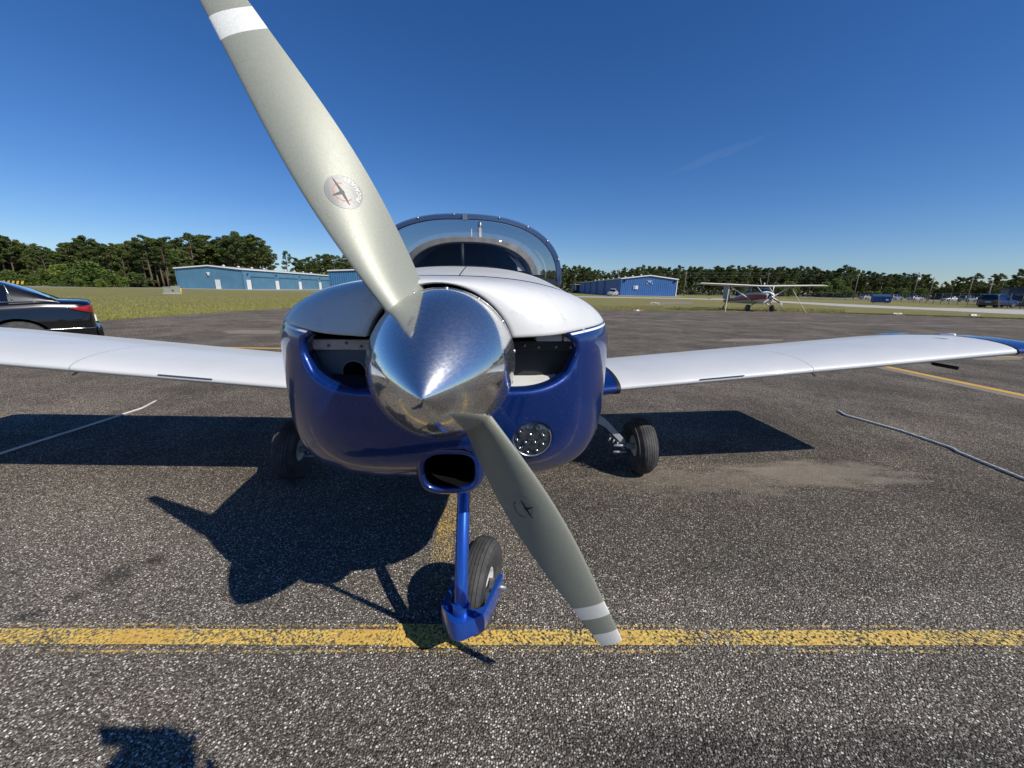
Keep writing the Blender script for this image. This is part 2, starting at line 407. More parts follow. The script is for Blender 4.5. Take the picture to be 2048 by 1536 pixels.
def line(px0, py0, px1, py1, wd, z, m, n=40, name='painted_line', off=0):
    a, b = gp(px0, py0), gp(px1, py1); d = (b - a); s = Vector((-d.y, d.x, 0)).normalized(); pr = []
    for i in range(n + 1):
        p = a + d * (i / n) + s * (off + random.uniform(-.002, .002)); pr.append((p + s * wd / 2, p - s * wd / 2))
    return strip(name, pr, z, m)
line(-500, 1277, 2500, 1281, .122, .004, M['ghost'])
line(-500, 1277, 2500, 1281, .066, .008, M['yel'], off=.004)
line(-500, 1277, 2500, 1281, .009, .008, M['yel2'], off=.055)
line(-500, 1277, 2500, 1281, .010, .008, M['yel2'], off=-.055)
def pq(name, pts, z, m): return sheet(name, [gp(*p)[:2] for p in pts], z, m)
pq('painted_line', [(775, 1298), (935, 1302), (905, 1254), (800, 1252)], .012, M['yel'])
line(868, 1190, 905, 985, .10, .004, M['ghost2'])
line(240, 691.5, 640, 698.5, .14, .004, M['yel3'])
line(1240, 662, 1310, 676, .10, .004, M['ghost'])
line(1762, 731.5, 2500, 886, .15, .004, M['yel3'])
line(1750, 731, 2500, 889, .40, .0015, M['patch'])
line(1130, 637, 2500, 663, .16, .004, M['wht'])
line(1935, 711, 2035, 715, .10, .008, M['yel3'])
line(1420, 622, 1700, 630.5, .10, .004, M['wht'])
M['seal'] = mat('crack sealant', (.012, .012, .012), .5)
def crack(px0, py0, px1, py1, wd=.006, seed=0):
    rnd = random.Random(seed); a, b = gp(px0, py0), gp(px1, py1); d = b - a; s = Vector((-d.y, d.x, 0)).normalized(); pr = []; o = 0
    for i in range(61):
        o += rnd.uniform(-.006, .006); ww = wd * rnd.uniform(.3, 1); p = a + d * (i / 60) + s * o; pr.append((p + s * ww / 2, p - s * ww / 2))
    return strip('crack', pr, .003, M['seal'])
crack(2048, 1268, 1990, 1262, .004, 3)

# ================================================================== the parked aeroplane
PSI = R(4.1); AO = Vector((-.173, .86, 0))
plane = empty('light_aircraft', AO, PSI, label='blue and white low-wing light aeroplane facing the camera with polished spinner and two-bladed grey propeller', cat='airplane')
ZC = 1.15
def spow(c, e): return math.copysign(abs(c) ** e, c)
def lerp(a, b, t): return a + (b - a) * t
def tab(x, T):
    if x <= T[0][0]: return T[0][1]
    for (x0, y0), (x1, y1) in zip(T, T[1:]):
        if x <= x1:
            t = (x - x0) / (x1 - x0); return y0 + (y1 - y0) * t
    return T[-1][1]
YF = .42                                                   # where the nose bowl reaches full section
HW = [(.42, .517), (.7, .53), (1.3, .545), (1.9, .50), (3.0, .33), (4.2, .18), (5.0, .07)]
TOPZ = [(.42, 1.356), (.6, 1.378), (.95, 1.418), (1.3, 1.43), (1.9, 1.42), (3.0, 1.32), (5.0, 1.20)]
BOTZ = [(.42, .700), (.7, .655), (1.2, .62), (2.0, .66), (3.0, .80), (5.0, 1.06)]
def section(th, y):
    a = tab(y, HW); n1, n2 = 2.5, 4.8
    if math.sin(th) >= 0: return Vector((a * spow(math.cos(th), 2 / n1), y, ZC + (tab(y, TOPZ) - ZC) * spow(math.sin(th), 2 / n1)))
    return Vector((a * spow(math.cos(th), 2 / n2), y, ZC + (ZC - tab(y, BOTZ)) * spow(math.sin(th), 2 / n2)))
R0, Y0 = .183, .045
HX = .011                                                   # propeller shaft sits a little off the cowl's centre
def nose(th, t):                                           # t 0 at the spinner ring, 1 at the full section
    b = math.sin(t * math.pi / 2) ** .92; yb = Y0 + (YF - Y0) * (1 - math.cos(t * math.pi / 2)) ** .95
    f = section(th, YF); rr0 = R0 - .010 * min(1, max(0, -math.sin(th) * 4 + .8)); r = Vector((rr0 * math.cos(th), 0, ZC + rr0 * math.sin(th)))
    p = r.lerp(f, b); p.y = yb
    if math.sin(th) > 0:                                   # hollow between the spinner hood and the shoulder
        k = math.exp(-((abs(math.cos(th)) - .80) / .24) ** 2) * math.exp(-((b - .34) / .2) ** 2)
        p.z -= .006 * k; p.y += .008 * k
    return p
TS = R(18.0)                                               # split between white top cowl and blue bottom cowl
ts = [i / 44 for i in range(45)]
ys = [YF + (1.0 - YF) * i / 14 for i in range(1, 15)]
def cowl_rows(ths):
    rows = []
    for t in ts: rows.append([nose(th, t) for th in ths])
    for y in ys: rows.append([section(th, y) for th in ths])
    return rows
def F_inlet(x, z):
    dx = (abs(x) - .187) / .172; dz = (z - 1.168) / (.112 if z < 1.168 else .066)
    return ((abs(dx) ** 2.3 + abs(dz) ** 2.3) ** (1 / 2.3) - 1) * .12
def F_lamp(x, z): return math.hypot(x - .236, z - .925) - .060
def F_chin(x, z): return ((abs(x - .012) / .078) ** 3 + (abs(z - .838) / .066) ** 3) ** (1 / 3) * .07 - .07
def clip_mesh(rows, Fs, ymax):
    n = len(rows[0]); pts = [p for r_ in rows for p in r_]
    Fv = [[(F(p.x, p.z) if p.y < ymax else 1.0) for p in pts] for F in Fs]
    fm = [min(f[i] for f in Fv) for i in range(len(pts))]
    V = list(pts); polys = []; cache = {}; cut = []
    def cv(i, j):
        k = (min(i, j), max(i, j))
        if k not in cache:
            t = fm[i] / (fm[i] - fm[j]); cache[k] = len(V); V.append(pts[i].lerp(pts[j], t))
        return cache[k]
    for i in range(len(rows) - 1):
        for j in range(n - 1):
            q_ = [i*n+j, i*n+j+1, (i+1)*n+j+1, (i+1)*n+j]; s_ = [fm[k] >= 0 for k in q_]
            if all(s_): polys.append(tuple(q_)); continue
            if not any(s_): continue
            out = []; new = []
            for a in range(4):
                b = (a + 1) % 4
                if s_[a]: out.append(q_[a])
                if s_[a] != s_[b]: c = cv(q_[a], q_[b]); out.append(c); new.append(c)
            polys.append(tuple(out))
            if len(new) == 2: cut.append(tuple(new))
    return V, polys, cut
def lips(mb, V, cut, Fsel, rho, depth, m=0, mwall=None):
    """rounded rim plus a wall going aft, along one hole of the cowl"""
    ids = sorted({i for e in cut for i in e}); ring = {}
    for i in ids:
        p = V[i]; e = 1e-3; g = Vector(((Fsel(p.x+e, p.z) - Fsel(p.x-e, p.z)), 0, (Fsel(p.x, p.z+e) - Fsel(p.x, p.z-e))))
        g = -g.normalized(); seq = [p]
        for k in range(1, 6):
            a = k * math.pi / 10; seq.append(p + g * (rho * math.sin(a)) + Vector((0, rho * (1 - math.cos(a)), 0)))
        seq.append(seq[-1] + Vector((0, depth, 0)))
        ring[i] = seq
    for a, b in cut:
        A, B = ring[a], ring[b]; base = len(mb.v)
        mb.v += [tuple(x) for x in A + B]; L = len(A)
        for k in range(L - 1):
            mb.f.append((base+k, base+k+1, base+L+k+1, base+L+k)); mb.m.append(mwall if (mwall is not None and k == L - 2) else m)

nb = 120
th_low = [math.pi - TS, math.pi - TS + R(1.3), math.pi - TS + R(2.9)] + [lerp(math.pi - TS + R(4), 2 * math.pi + TS - R(4), i / nb) for i in range(nb + 1)] + [2 * math.pi + TS - R(2.9), 2 * math.pi + TS - R(1.3), 2 * math.pi + TS]
rows = cowl_rows(th_low); V, polys, cut = clip_mesh(rows, [F_inlet, F_lamp, F_chin], .38)
mb = MB(); nrow = len(th_low); NV0 = len(rows) * nrow
mb.v = [tuple(p) for p in V]
def row_of(poly):
    c = [i % nrow for i in poly if i < NV0]
    return (min(c) if c else 50)
for p in polys:
    r_ = row_of(p); cs = [i % nrow for i in p if i < NV0]; mx_ = max(cs) if cs else 50; m = 0
    if mx_ <= 1 or r_ >= nrow - 2: m = 1
    elif mx_ <= 2 or r_ >= nrow - 3: m = 2
    cx = sum(V[i].x for i in p) / len(p); cy = sum(V[i].y for i in p) / len(p); cz = sum(V[i].z for i in p) / len(p)
    if cy > .40 and abs(cx) > .45 and .98 < cz < 1.185 and cz < .98 + (cy - .38) * 1.6: m = 2
    mb.f.append(p); mb.m.append(m)
M['thinblue'] = mat('navy pin stripe', (.006, .018, .09), .3, coat=1)
cut = [e for e in cut if V[e[0]].z > .90 or abs(V[e[0]].x) > .12]
cut_in = [e for e in cut if abs(F_inlet(V[e[0]].x, V[e[0]].z)) < abs(F_lamp(V[e[0]].x, V[e[0]].z))]
cut_lp = [e for e in cut if e not in cut_in]
lips(mb, V, cut_in, F_inlet, .013, .035, 0)
lips(mb, V, cut_lp, F_lamp, .006, .03, 0)
low = mb.build('lower_cowl', [M['blue'], M['thinblue'], M['stripe']], plane, weld=1e-6)
low['label'] = 'metallic blue lower cowling with two air inlets'
# white top cowl
nt_ = 64
rows = cowl_rows([lerp(TS, math.pi - TS, i / nt_) for i in range(nt_ + 1)])
mb = MB(); mb.grid(rows)
# turned-down front edge round the spinner and along the inlets
fr = rows[0]; mb.grid([fr, [Vector((p.x * .985, p.y + .005, ZC + (p.z - ZC) * .985)) for p in fr], [Vector((p.x * .98, p.y + .03, ZC + (p.z - ZC) * .98)) for p in fr]])
for sd in (0, -1):
    e = [r_[sd] for r_ in rows[:38]]
    mb.grid([e, [p + Vector((0, .004, -.003)) for p in e], [p + Vector((0, .03, -.004)) for p in e]])
top = mb.build('upper_cowl', [M['cwhite']], plane); top['label'] = 'scuffed white top cowling'
# panel gaps on the cowl
def sect_line(y, a0, a1, n=60, off=.0): return [section(lerp(a0, a1, i / n), y) + Vector((0, 0, off)) for i in range(n + 1)]
MB().tube(sect_line(.45, R(-30), R(210)), .0022, 6).build('cowl_seam', M['seam'], plane)
MB().tube([section(R(89), y) + Vector((0, 0, 0)) for y in np.linspace(.44, .95, 14)], .0018, 6).build('cowl_seam', M['seam'], plane)
MB().tube(sect_line(.95, R(-60), R(240)), .0022, 6).build('cowl_seam', M['seam'], plane)
for sd in (1, -1):
    mb = MB(); mb.tube([Vector((section(TS, y).x * sd * 1.002, y, section(TS, y).z + .002)) for y in np.linspace(.43, .95, 14)], .0018, 6)
    mb.build('cowl_seam', M['seam'], plane)

# ---- landing lamp
lp = Vector((.236, 0, .925))
ysurf = min((v for v in V if math.hypot(v.x - lp.x, v.z - lp.z) < .07), key=lambda v: v.y).y
ylamp = ysurf + .036
mb = MB(); mb.lathe([(0, .0), (.050, .0), (.052, .004), (.0545, .004), (.0545, -.006), (.052, -.008), (.050, -.006), (.050, -.002)], 40, Matrix.Translation((lp.x, ylamp, lp.z)))
lamp = mb.build('landing_light', mat('lamp housing', (.22, .23, .25), .3, metal=.6), plane, sharp=40)
lamp['label'] = 'round twelve-element landing lamp recessed in the cowl'
M['led'] = mat('led reflector', (.55, .58, .62), .15, metal=1); M['ledchip'] = mat('led chip', (.05, .05, .04), .3)
leds = [(math.cos(R(20 + 40 * k)) * .037, math.sin(R(20 + 40 * k)) * .037) for k in range(9)] + [(math.cos(R(90 + 120 * k)) * .015, math.sin(R(90 + 120 * k)) * .015) for k in range(3)]
lme = None
for dx, dz in leds:
    if lme is None:
        mb = MB(); mb.lathe([(.0088, -.004), (.0074, -.004), (.0045, .0), (.003, .001)], 14); mb.lathe([(.003, .0005), (0, .0)], 10, m=1)
        o = mb.build('lamp_element', [M['led'], M['ledchip']], lamp); lme = o.data
    else: o = link('lamp_element', lme, lamp)
    o.location = (lp.x + dx, ylamp - .003, lp.z + dz)
mb = MB(); mb.lathe([(0, -.0115), (.03, -.0105), (.046, -.0085), (.050, -.006)], 32, Matrix.Translation((lp.x, ylamp, lp.z)))
mb.build('lamp_glass', M['lens'], lamp)

# ---- chin scoop
def chin_sec(hw, z0, z1, y, n=40, e=3.2, cx=.012):
    zc, h = (z0 + z1) / 2, (z1 - z0) / 2
    return [Vector((cx + hw * spow(math.cos(2*math.pi*k/n), 2/e), y, zc + h * spow(math.sin(2*math.pi*k/n), 2/e))) for k in range(n)]
rws = [chin_sec(.064, .790, .880, .30), chin_sec(.066, .788, .882, .088), chin_sec(.0675, .786, .884, .076), chin_sec(.070, .783, .887, .068), chin_sec(.075, .778, .892, .066),
       chin_sec(.082, .770, .905, .072), chin_sec(.092, .757, .93, .088), chin_sec(.100, .743, .94, .125), chin_sec(.106, .727, .95, .18), chin_sec(.112, .705, .95, .28), chin_sec(.120, .685, .94, .38), chin_sec(.125, .66, .90, .6), chin_sec(.125, .655, .85, .9)]
mb = MB(); mb.grid(rws, closed=True); mb.m = [1 if i < 80 else 0 for i in range(len(mb.m))]  # duct rows black: shade inside the scoop painted into the colour
ch = mb.build('chin_scoop', [M['blue'], M['seam']], plane); ch['label'] = 'blue rounded air scoop under the nose'
MB().box((-.075, .30, .76), (.098, .31, .88)).build('scoop_screen', M['seam'], plane)

# ---- engine bay seen through the inlets
mb = MB(); mb.add([section(2 * math.pi * k / 48, .35) * 1 - Vector((section(2 * math.pi * k / 48, .35).x * .03, 0, (section(2 * math.pi * k / 48, .35).z - ZC) * .04)) for k in range(48)], [tuple(range(48))]); mb.build('firewall_baffle', M['dark'], plane)
for sd in (-1, 1):
    mb = MB(); mb.box((sd * .28 - .13, .172, .98), (sd * .28 + .13, .182, 1.154)); b1 = mb.build('engine_baffle', M['baffle' if sd < 0 else 'dark'], plane, smooth=False, bevel=.002)  # darkness of the right inlet put into its baffle and flange colour
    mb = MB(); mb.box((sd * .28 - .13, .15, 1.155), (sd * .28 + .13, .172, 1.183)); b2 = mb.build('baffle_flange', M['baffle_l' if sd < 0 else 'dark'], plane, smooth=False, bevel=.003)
    for k in range(6):
        mb = MB(); x = sd * .28 - .11 + k * .043 + random.uniform(-.006, .006)
        mb.lathe([(.0, -.004), (.0035, -.004), (.0042, 0)], 8, Matrix.Translation((x, .149, 1.169 + random.uniform(-.005, .005)))); mb.build('rivet', M['steel'], b2)
mb = MB(); mb.lathe([(.030, .09), (.030, -.002), (.032, -.004), (.034, -.002), (.034, .01)], 28, Matrix.Translation((-.252, .172, 1.090)), ms=[0, 1, 1, 1]); mb.build('air_duct', [M['seam'], M['steel']], plane)
mb = MB(); mb.lathe([(0, .0), (.0305, .0)], 28, Matrix.Translation((-.252, .1708, 1.090))); mb.build('duct_mouth', M['seam'], plane)
for x0, x1 in ((.245, .315), (.32, .375)):
    mb = MB(); mb.box((x0, .12, 1.186), (x1, .18, 1.222)); mb.build('cylinder_shroud', worn('shroud grey', (.45, .46, .47), .5), plane, smooth=False, bevel=.004)
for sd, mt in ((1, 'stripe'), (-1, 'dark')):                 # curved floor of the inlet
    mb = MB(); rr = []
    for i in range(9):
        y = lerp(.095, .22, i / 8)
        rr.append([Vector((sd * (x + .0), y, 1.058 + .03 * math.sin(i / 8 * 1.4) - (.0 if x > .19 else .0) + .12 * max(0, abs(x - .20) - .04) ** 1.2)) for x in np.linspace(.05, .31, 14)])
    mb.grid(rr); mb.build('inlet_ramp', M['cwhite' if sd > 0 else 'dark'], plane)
# soft black seal behind the spinner
mb = MB(); mb.lathe([(.168, .030), (.168, .20)], 48, Matrix.Translation((HX, 0, ZC))); mb.build('propeller_hub_housing', M['seam'], plane)

# ---- spinner
SR = .170
prof = []
for i in range(49):
    t = (i / 48) ** 1.7
    prof.append((SR * (1 - (1 - t) ** 1.85) ** .80, -.300 + .325 * t))
prof[0] = (0, -.300)
mb = MB(); mb.lathe(prof, 96, Matrix.Translation((HX, 0, ZC)))
mb.lathe([(SR, .025), (SR + .0015, .027), (SR + .0015, .036), (SR - .02, .038), (0, .038)], 96, Matrix.Translation((HX, 0, ZC)))
spin = mb.build('spinner', M['chrome'], plane, sharp=50); spin['label'] = 'polished pointed propeller spinner'
sme = None
for k in range(14):
    a = 2 * math.pi * (k + .35) / 14
    if sme is None:
        mb = MB(); mb.lathe([(0, -.003), (.003, -.0026), (.0048, -.001), (.005, .0008)], 12); o = mb.build('screw', M['alu'], spin); sme = o.data
    else: o = link('screw', sme, spin)
    o.matrix_local = Matrix.Translation((HX + SR * math.cos(a), .014, ZC + SR * math.sin(a))) @ Vector((math.cos(a), 0, math.sin(a))).to_track_quat('-Y', 'Z').to_matrix().to_4x4()

# ---- propeller
PHI = R(30.2)
def naca(m, p, t, n=14):
    up, lo = [], []
    for i in range(n + 1):
        x = (1 - math.cos(math.pi * i / n)) / 2
        yt = 5*t*(.2969*math.sqrt(x) - .126*x - .3516*x*x + .2843*x**3 - .1036*x**4)
        yc = m/p**2*(2*p*x - x*x) if x < p else m/(1-p)**2*((1-2*p) + 2*p*x - x*x)
        up.append((x, yc + yt)); lo.append((x, yc - yt))
    return up, lo
CH = [(.03, .105), (.10, .120), (.17, .133), (.26, .142), (.36, .149), (.46, .147), (.56, .134), (.65, .115), (.73, .096), (.80, .082), (.86, .070), (.9, .058)]
PT = [(.03, 66), (.12, 55), (.20, 46), (.30, 37), (.42, 29), (.55, 23), (.70, 18.5), (.9, 14.5)]
TH = [(.03, .30), (.15, .24), (.22, .17), (.40, .12), (.65, .09), (.9, .075)]
def smooth_tab(x, T):                                       # light smoothing of the tables
    return sum(tab(x + d, T) for d in (-.04, -.02, 0, .02, .04)) / 5
def blade_frame(r, sgn):
    er = Vector((-math.sin(PHI), 0, math.cos(PHI))) * sgn; et = Vector((-math.cos(PHI), 0, -math.sin(PHI))) * sgn
    b = R(smooth_tab(r, PT)); fw = Vector((0, -1, 0))
    return er, et * math.cos(b) + fw * math.sin(b), et * (-math.sin(b)) + fw * math.cos(b)
def blade_pt(r, x, h, sgn):                                  # x 0 LE .. 1 TE, h thickness in chords
    er, d, n_ = blade_frame(r, sgn); c = smooth_tab(r, CH)
    lef = .455
    return Vector((HX, -.008, ZC)) + er * r + d * ((lef - x) * c) + n_ * (h * c)
def blade_top(r, x):
    t = smooth_tab(r, TH); up, lo = naca(.035, .42, t, 24)
    for (x0, h0), (x1, h1) in zip(up, up[1:]):
        if x <= x1: return h0 + (h1 - h0) * (x - x0) / (x1 - x0)
    return up[-1][1]
HUBM = Matrix.Translation((HX, -.008, ZC)); TILT = HUBM @ Matrix.Rotation(R(-4.6), 4, 'X') @ HUBM.inverted()
def make_blade(sgn):
    rs = sorted(set([round(x, 4) for x in np.linspace(.03, .876, 60)] + [.743, .747, .788, .792, .841, .845, .881, .885, .888]))
    mb = MB(); rws = []
    for r in rs:
        t = smooth_tab(r, TH); up, lo = naca(.035, .42, t, 16); k = 1.0 if r < .880 else (.97 if r < .887 else .90)
        loop = [blade_pt(r, .5 + (x - .5) * k, h * k, sgn) for x, h in up] + [blade_pt(r, .5 + (x - .5) * k, h * k, sgn) for x, h in lo[-2:0:-1]]
        rws.append(loop)
    n = len(rws[0]); b = len(mb.v); mb.v += [tuple(p) for r_ in rws for p in r_]
    for i in range(len(rs) - 1):
        rm = (rs[i] + rs[i + 1]) / 2; m = 1 if (.745 < rm < .79 or rm > .843) else 0
        for k in range(n): mb.f.append((i*n+k, i*n+(k+1)%n, (i+1)*n+(k+1)%n, (i+1)*n+k)); mb.m.append(m)
    mb.f.append(tuple((len(rs)-1)*n + k for k in range(n))); mb.m.append(1)
    bl = mb.build('propeller_blade', [M['blade'], M['bladew']], plane, sharp=45)
    bl.matrix_local = TILT
    # round maker's sticker: foil disc, pinwheel mark, red arc, lettering
    r0, xc = .412, .50; c = smooth_tab(r0, CH)
    def sp(u, v, off):                                       # u outward, v towards leading edge, metres
        r = r0 + u; x = xc - v / smooth_tab(r, CH); er, d, n_ = blade_frame(r, sgn)
        return blade_pt(r, x, blade_top(r, x), sgn) + n_ * off
    mb = MB(); rr = []
    for i in range(9):
        rad = .0375 * i / 8; rr.append([sp(rad * math.cos(2*math.pi*k/40), rad * math.sin(2*math.pi*k/40), .0006) for k in range(40)])
    mb.grid(rr, closed=True); st = mb.build('maker_sticker', foil_m if sgn > 0 else clear_m, bl)
    def poly(pts, off, m, name):
        mb = MB(); cu = sum(p[0] for p in pts) / len(pts); cv_ = sum(p[1] for p in pts) / len(pts)
        return mb.add([sp(u, v, off) for u, v in pts], [tuple(range(len(pts)))])
    mk = MB()
    for ang, ln, wd in ((3, .033, .0060), (177, .029, .0060), (92, .022, .0066)):
        a = R(ang); du, dv = math.cos(a), math.sin(a); pu, pv = -dv, du; seg = []
        N_ = 8
        for i in range(N_ + 1):
            t = i / N_; wv = wd * (1 - t) ** .7 * .5 + .0004; cu, cv_ = du * ln * t, dv * ln * t + .004
            seg.append([sp(cu + pu * wv, cv_ + pv * wv, .0011), sp(cu - pu * wv, cv_ - pv * wv, .0011)])
        mk.grid(seg)
    seg = [[sp(.0045 * math.cos(2*math.pi*k/16), .004 + .0045 * math.sin(2*math.pi*k/16), .00115) for k in range(16)]]
    mk.add(seg[0], [tuple(range(16))])
    mk.build('pinwheel_mark', print_m, bl)
    arc = MB(); rw = []
    for i in range(30):
        a = R(lerp(-25, 205, i / 29)); rw.append([sp(.0186 * math.cos(a), .002 + .0186 * math.sin(a), .0009), sp(.0206 * math.cos(a), .002 + .0202 * math.sin(a), .0009)])
    arc.grid(rw); arc.build('ring_mark', red_m if sgn > 0 else arcgrey_m, bl)
    cu = bpy.data.curves.new('sticker_text', 'FONT'); cu.body = 'McCAULEY'; cu.size = .0115; cu.align_x = 'CENTER'; cu.space_character = 1.15
    to = bpy.data.objects.new('tmp', cu); COL.objects.link(to); dg = bpy.context.evaluated_depsgraph_get(); dg.update()
    me = bpy.data.meshes.new_from_object(to.evaluated_get(dg)); bpy.data.objects.remove(to)
    for v_ in me.vertices:
        u, vv = v_.co.x, v_.co.y; rad = .0335 - vv; a = u / .030
        v_.co = sp(rad * math.sin(a), -rad * math.cos(a), .0011)
    me.name = 'lettering'; link('lettering', me, bl, print_m if sgn < 0 else glare_print_m)
    return bl
foil_m = mat('silver foil sticker', (.20, .20, .195), .34, metal=.0); q = N(foil_m); q.bump(q.noise(q.obj(), 160, 3), .10, .001)
clear_m = mat('faded foil sticker', (.33, .345, .31), .3, metal=.4)
print_m = mat('black print', (.015, .015, .015), .5); glare_print_m = mat('glare-washed grey print', (.30, .30, .29), .4, metal=.6)  # upper lettering kept pale: glare wash-out put into the print colour
red_m = mat('red print', (.55, .10, .07), .5); arcgrey_m = mat('grey print', (.16, .165, .15), .5)
b1 = make_blade(1); b1['label'] = 'upper propeller blade with silver sticker'
b2 = make_blade(-1); b2['label'] = 'lower propeller blade pointing at the ground'

# ---- fuselage behind the cowl
mb = MB(); rws = []
thf = [lerp(math.pi - R(52), 2 * math.pi + R(52), i / 60) for i in range(61)]
for y in [1.0, 1.15, 1.3, 1.5, 1.7, 1.92]: rws.append([section(th, y) for th in thf])
mb.grid(rws); mb.build('cabin_side', M['blue'], plane)
mb = MB(); rws = []
tt = [lerp(R(50), math.pi - R(50), i / 30) for i in range(31)]
def deck_y(t): return 1.02 + .30 * abs(math.cos(t)) ** 1.5 / .64 ** 1.5
for k in range(5):
    rws.append([section(th, lerp(1.0, min(1.36, deck_y(th)), k / 4)) + Vector((0, 0, .001)) for th in tt])
mb.grid(rws); mb.build('cockpit_deck', M['cwhite'], plane)
mb = MB(); rws = []
for y in [1.95, 2.2, 2.6, 3.0, 3.6, 4.2, 5.0]:
    hw, bz = tab(y, HW), tab(y, BOTZ); tz = tab(y, [(1.95, 1.655), (2.6, 1.56), (3.2, 1.42), (5.0, 1.22)]); mid = (tz + bz) / 2 if y > 3 else 1.18
    loop = []
    for k in range(48):
        a = 2 * math.pi * k / 48; ca, sa = math.cos(a), math.sin(a)
        loop.append(Vector((hw * spow(ca, .75), y, 1.15 + ((tz - 1.15) if sa > 0 else (1.15 - bz)) * spow(sa, .8))))
    rws.append(loop)
mb.grid(rws, closed=True); mb.build('rear_fuselage', M['cwhite'], plane)

# ---- windscreen and canopy
def arch(y, hw, zb, za, n=48, e=2.45, cx=0):
    out = []
    for k in range(n + 1):
        a = math.pi * k / n; out.append(Vector((cx + hw * spow(math.cos(a), 2 / e), y + .10 * (1 - math.sin(a)), zb + (za - zb) * spow(math.sin(a), 2 / e))))
    return out
A1 = arch(1.30, .548, 1.35, 1.700); A2 = arch(1.92, .500, 1.35, 1.665)
def arch_band(name, A, w0, w1, d, m, parent=plane):          # frame of rectangular section following an arch
    c = Vector((0, 0, 1.35)); mb = MB(); rws = []
    for p in A:
        o_ = (p - Vector((0, p.y, 1.30))); o_.y = 0; o_.normalize()
        rws.append([p + o_ * w1, p + o_ * w1 + Vector((0, d, 0)), p - o_ * w0 + Vector((0, d, 0)), p - o_ * w0])
    mb.grid(rws, closed=True); return mb.build(name, m, parent, sharp=40)
fr1 = arch_band('canopy_bow', A1, .020, .006, .03, M['thinblue2'] if 'thinblue2' in M else mat('canopy bow paint', (.07, .13, .27), .35, coat=.6))
fr1['label'] = 'dark blue arched front bow of the canopy'
for k in range(5, 44, 5):
    p = A1[k]; mb = MB(); mb.lathe([(0, -.004), (.004, -.003), (.006, 0)], 8, Matrix.Translation((p.x, p.y - .001, p.z))); mb.build('screw', M['alu'], fr1)
MB().box((-.012, 1.285, 1.672), (.012, 1.30, 1.70)).build('canopy_latch', M['alu'], plane, smooth=False)
base = []
for k in range(49):
    a = math.pi * k / 48; x = .515 * math.cos(a) ** 1 if True else 0
    x = .525 * spow(math.cos(a), .85); y = 1.02 + .34 * (abs(x) / .525) ** 2.2
    th = math.acos(max(-1, min(1, spow(x / tab(y, HW), 1.25)))); z = section(th, y).z if abs(x) < tab(y, HW) else 1.2
    base.append(Vector((x, y, z - .004)))
mb = MB(); rws = []
for i in range(13):
    t = i / 12; rws.append([base[k].lerp(A1[k], t) + Vector((0, -.05 * math.sin(math.pi * t) * math.sin(math.pi * k / 48), .075 * math.sin(math.pi * t) * math.sin(math.pi * k / 48))) for k in range(49)])
mb.grid(rws); mb.build('windscreen', M['perspex'], plane)
MB().tube([p + Vector((0, -.003, .003)) for p in base], .005, 8).build('windscreen_seal', M['alu'], plane)
mb = MB(); rws = []
for i in range(9):
    t = i / 8; rws.append([A1[k].lerp(A2[k], t) + Vector((0, 0, .02 * math.sin(math.pi * t))) for k in range(49)])
mb.grid(rws); mb.build('canopy_glass', M['perspex'], plane)
fr2 = arch_band('rear_canopy_frame', A2, .040, .004, .025, worn('chipped silver frame', (.50, .48, .44), .5, .2, 14, .9, dirtcol=(.07, .06, .05), metal=.3)); fr2['label'] = 'chipped silver arch at the back of the cabin'
arch_band('frame_gasket', [p + Vector((0, -.01, 0)) for p in arch(1.92, .458, 1.33, 1.628)], .006, .006, .03, M['black'])
A3 = arch(2.05, .46, 1.1, 1.615)
mb = MB(); mb.grid([[Vector((0, 2.05, 1.2)) for p in A3], A3]); mb.grid([arch(1.95, .47, 1.1, 1.63), A3])
mb.build('cabin_bulkhead', worn('cabin trim', (.035, .034, .032), .7, .3, 8, .3), plane)
for (x, z) in ((.03, 1.565), (.09, 1.565), (.03, 1.53), (.09, 1.53)):
    mb = MB(); mb.lathe([(0, 0), (.004, 0)], 8, Matrix.Translation((x, 2.035, z))); mb.build('rivet', M['seam'], plane)
mb = MB(); mb.add([(.24, 2.0, 1.60), (.26, 1.99, 1.607), (.34, 1.98, 1.56), (.355, 1.98, 1.54), (.335, 1.985, 1.545), (.30, 1.99, 1.565)], [(0, 1, 2, 3, 4, 5)]); mb.build('torn_trim', M['cwhite'], plane)
mb = MB(); mb.add([(.27, 2.0, 1.565), (.34, 1.99, 1.53), (.40, 1.98, 1.45), (.345, 1.98, 1.45), (.33, 1.99, 1.50)], [(0, 1, 2, 3, 4)]); mb.build('torn_trim', M['cwhite'], plane)
mb = MB(); mb.grid([[Vector((x, y, 1.408 - .04 * abs(x / .5) ** 2.5 - (.03 if y < 1.1 else 0))) for x in np.linspace(-.48, .48, 20)] for y in (1.06, 1.2, 1.45)])
mb.build('glare_shield', M['black'], plane)
MB().box((-.46, 1.44, 1.1), (.46, 1.455, 1.405)).build('instrument_panel', M['dark'], plane)
MB().box((-.48, 1.2, .75), (.48, 1.95, .80)).build('cabin_floor', M['dark'], plane)
for sd in (-1, 1):
    mb = MB(); mb.box((sd * .24 - .18, 1.78, .8), (sd * .24 + .18, 1.90, 1.34)); mb.build('seat_back', M['dark'], plane, bevel=.03)
mb = MB(); mb.tube([(-.012, 1.22, 1.40), (-.012, 1.22, 1.545)], [.0095, .0085], 10); mb.tube([(-.012, 1.22, 1.402), (-.012, 1.22, 1.418)], [.04, .018], 16)
mb.build('whip_aerial', M['black'], plane)

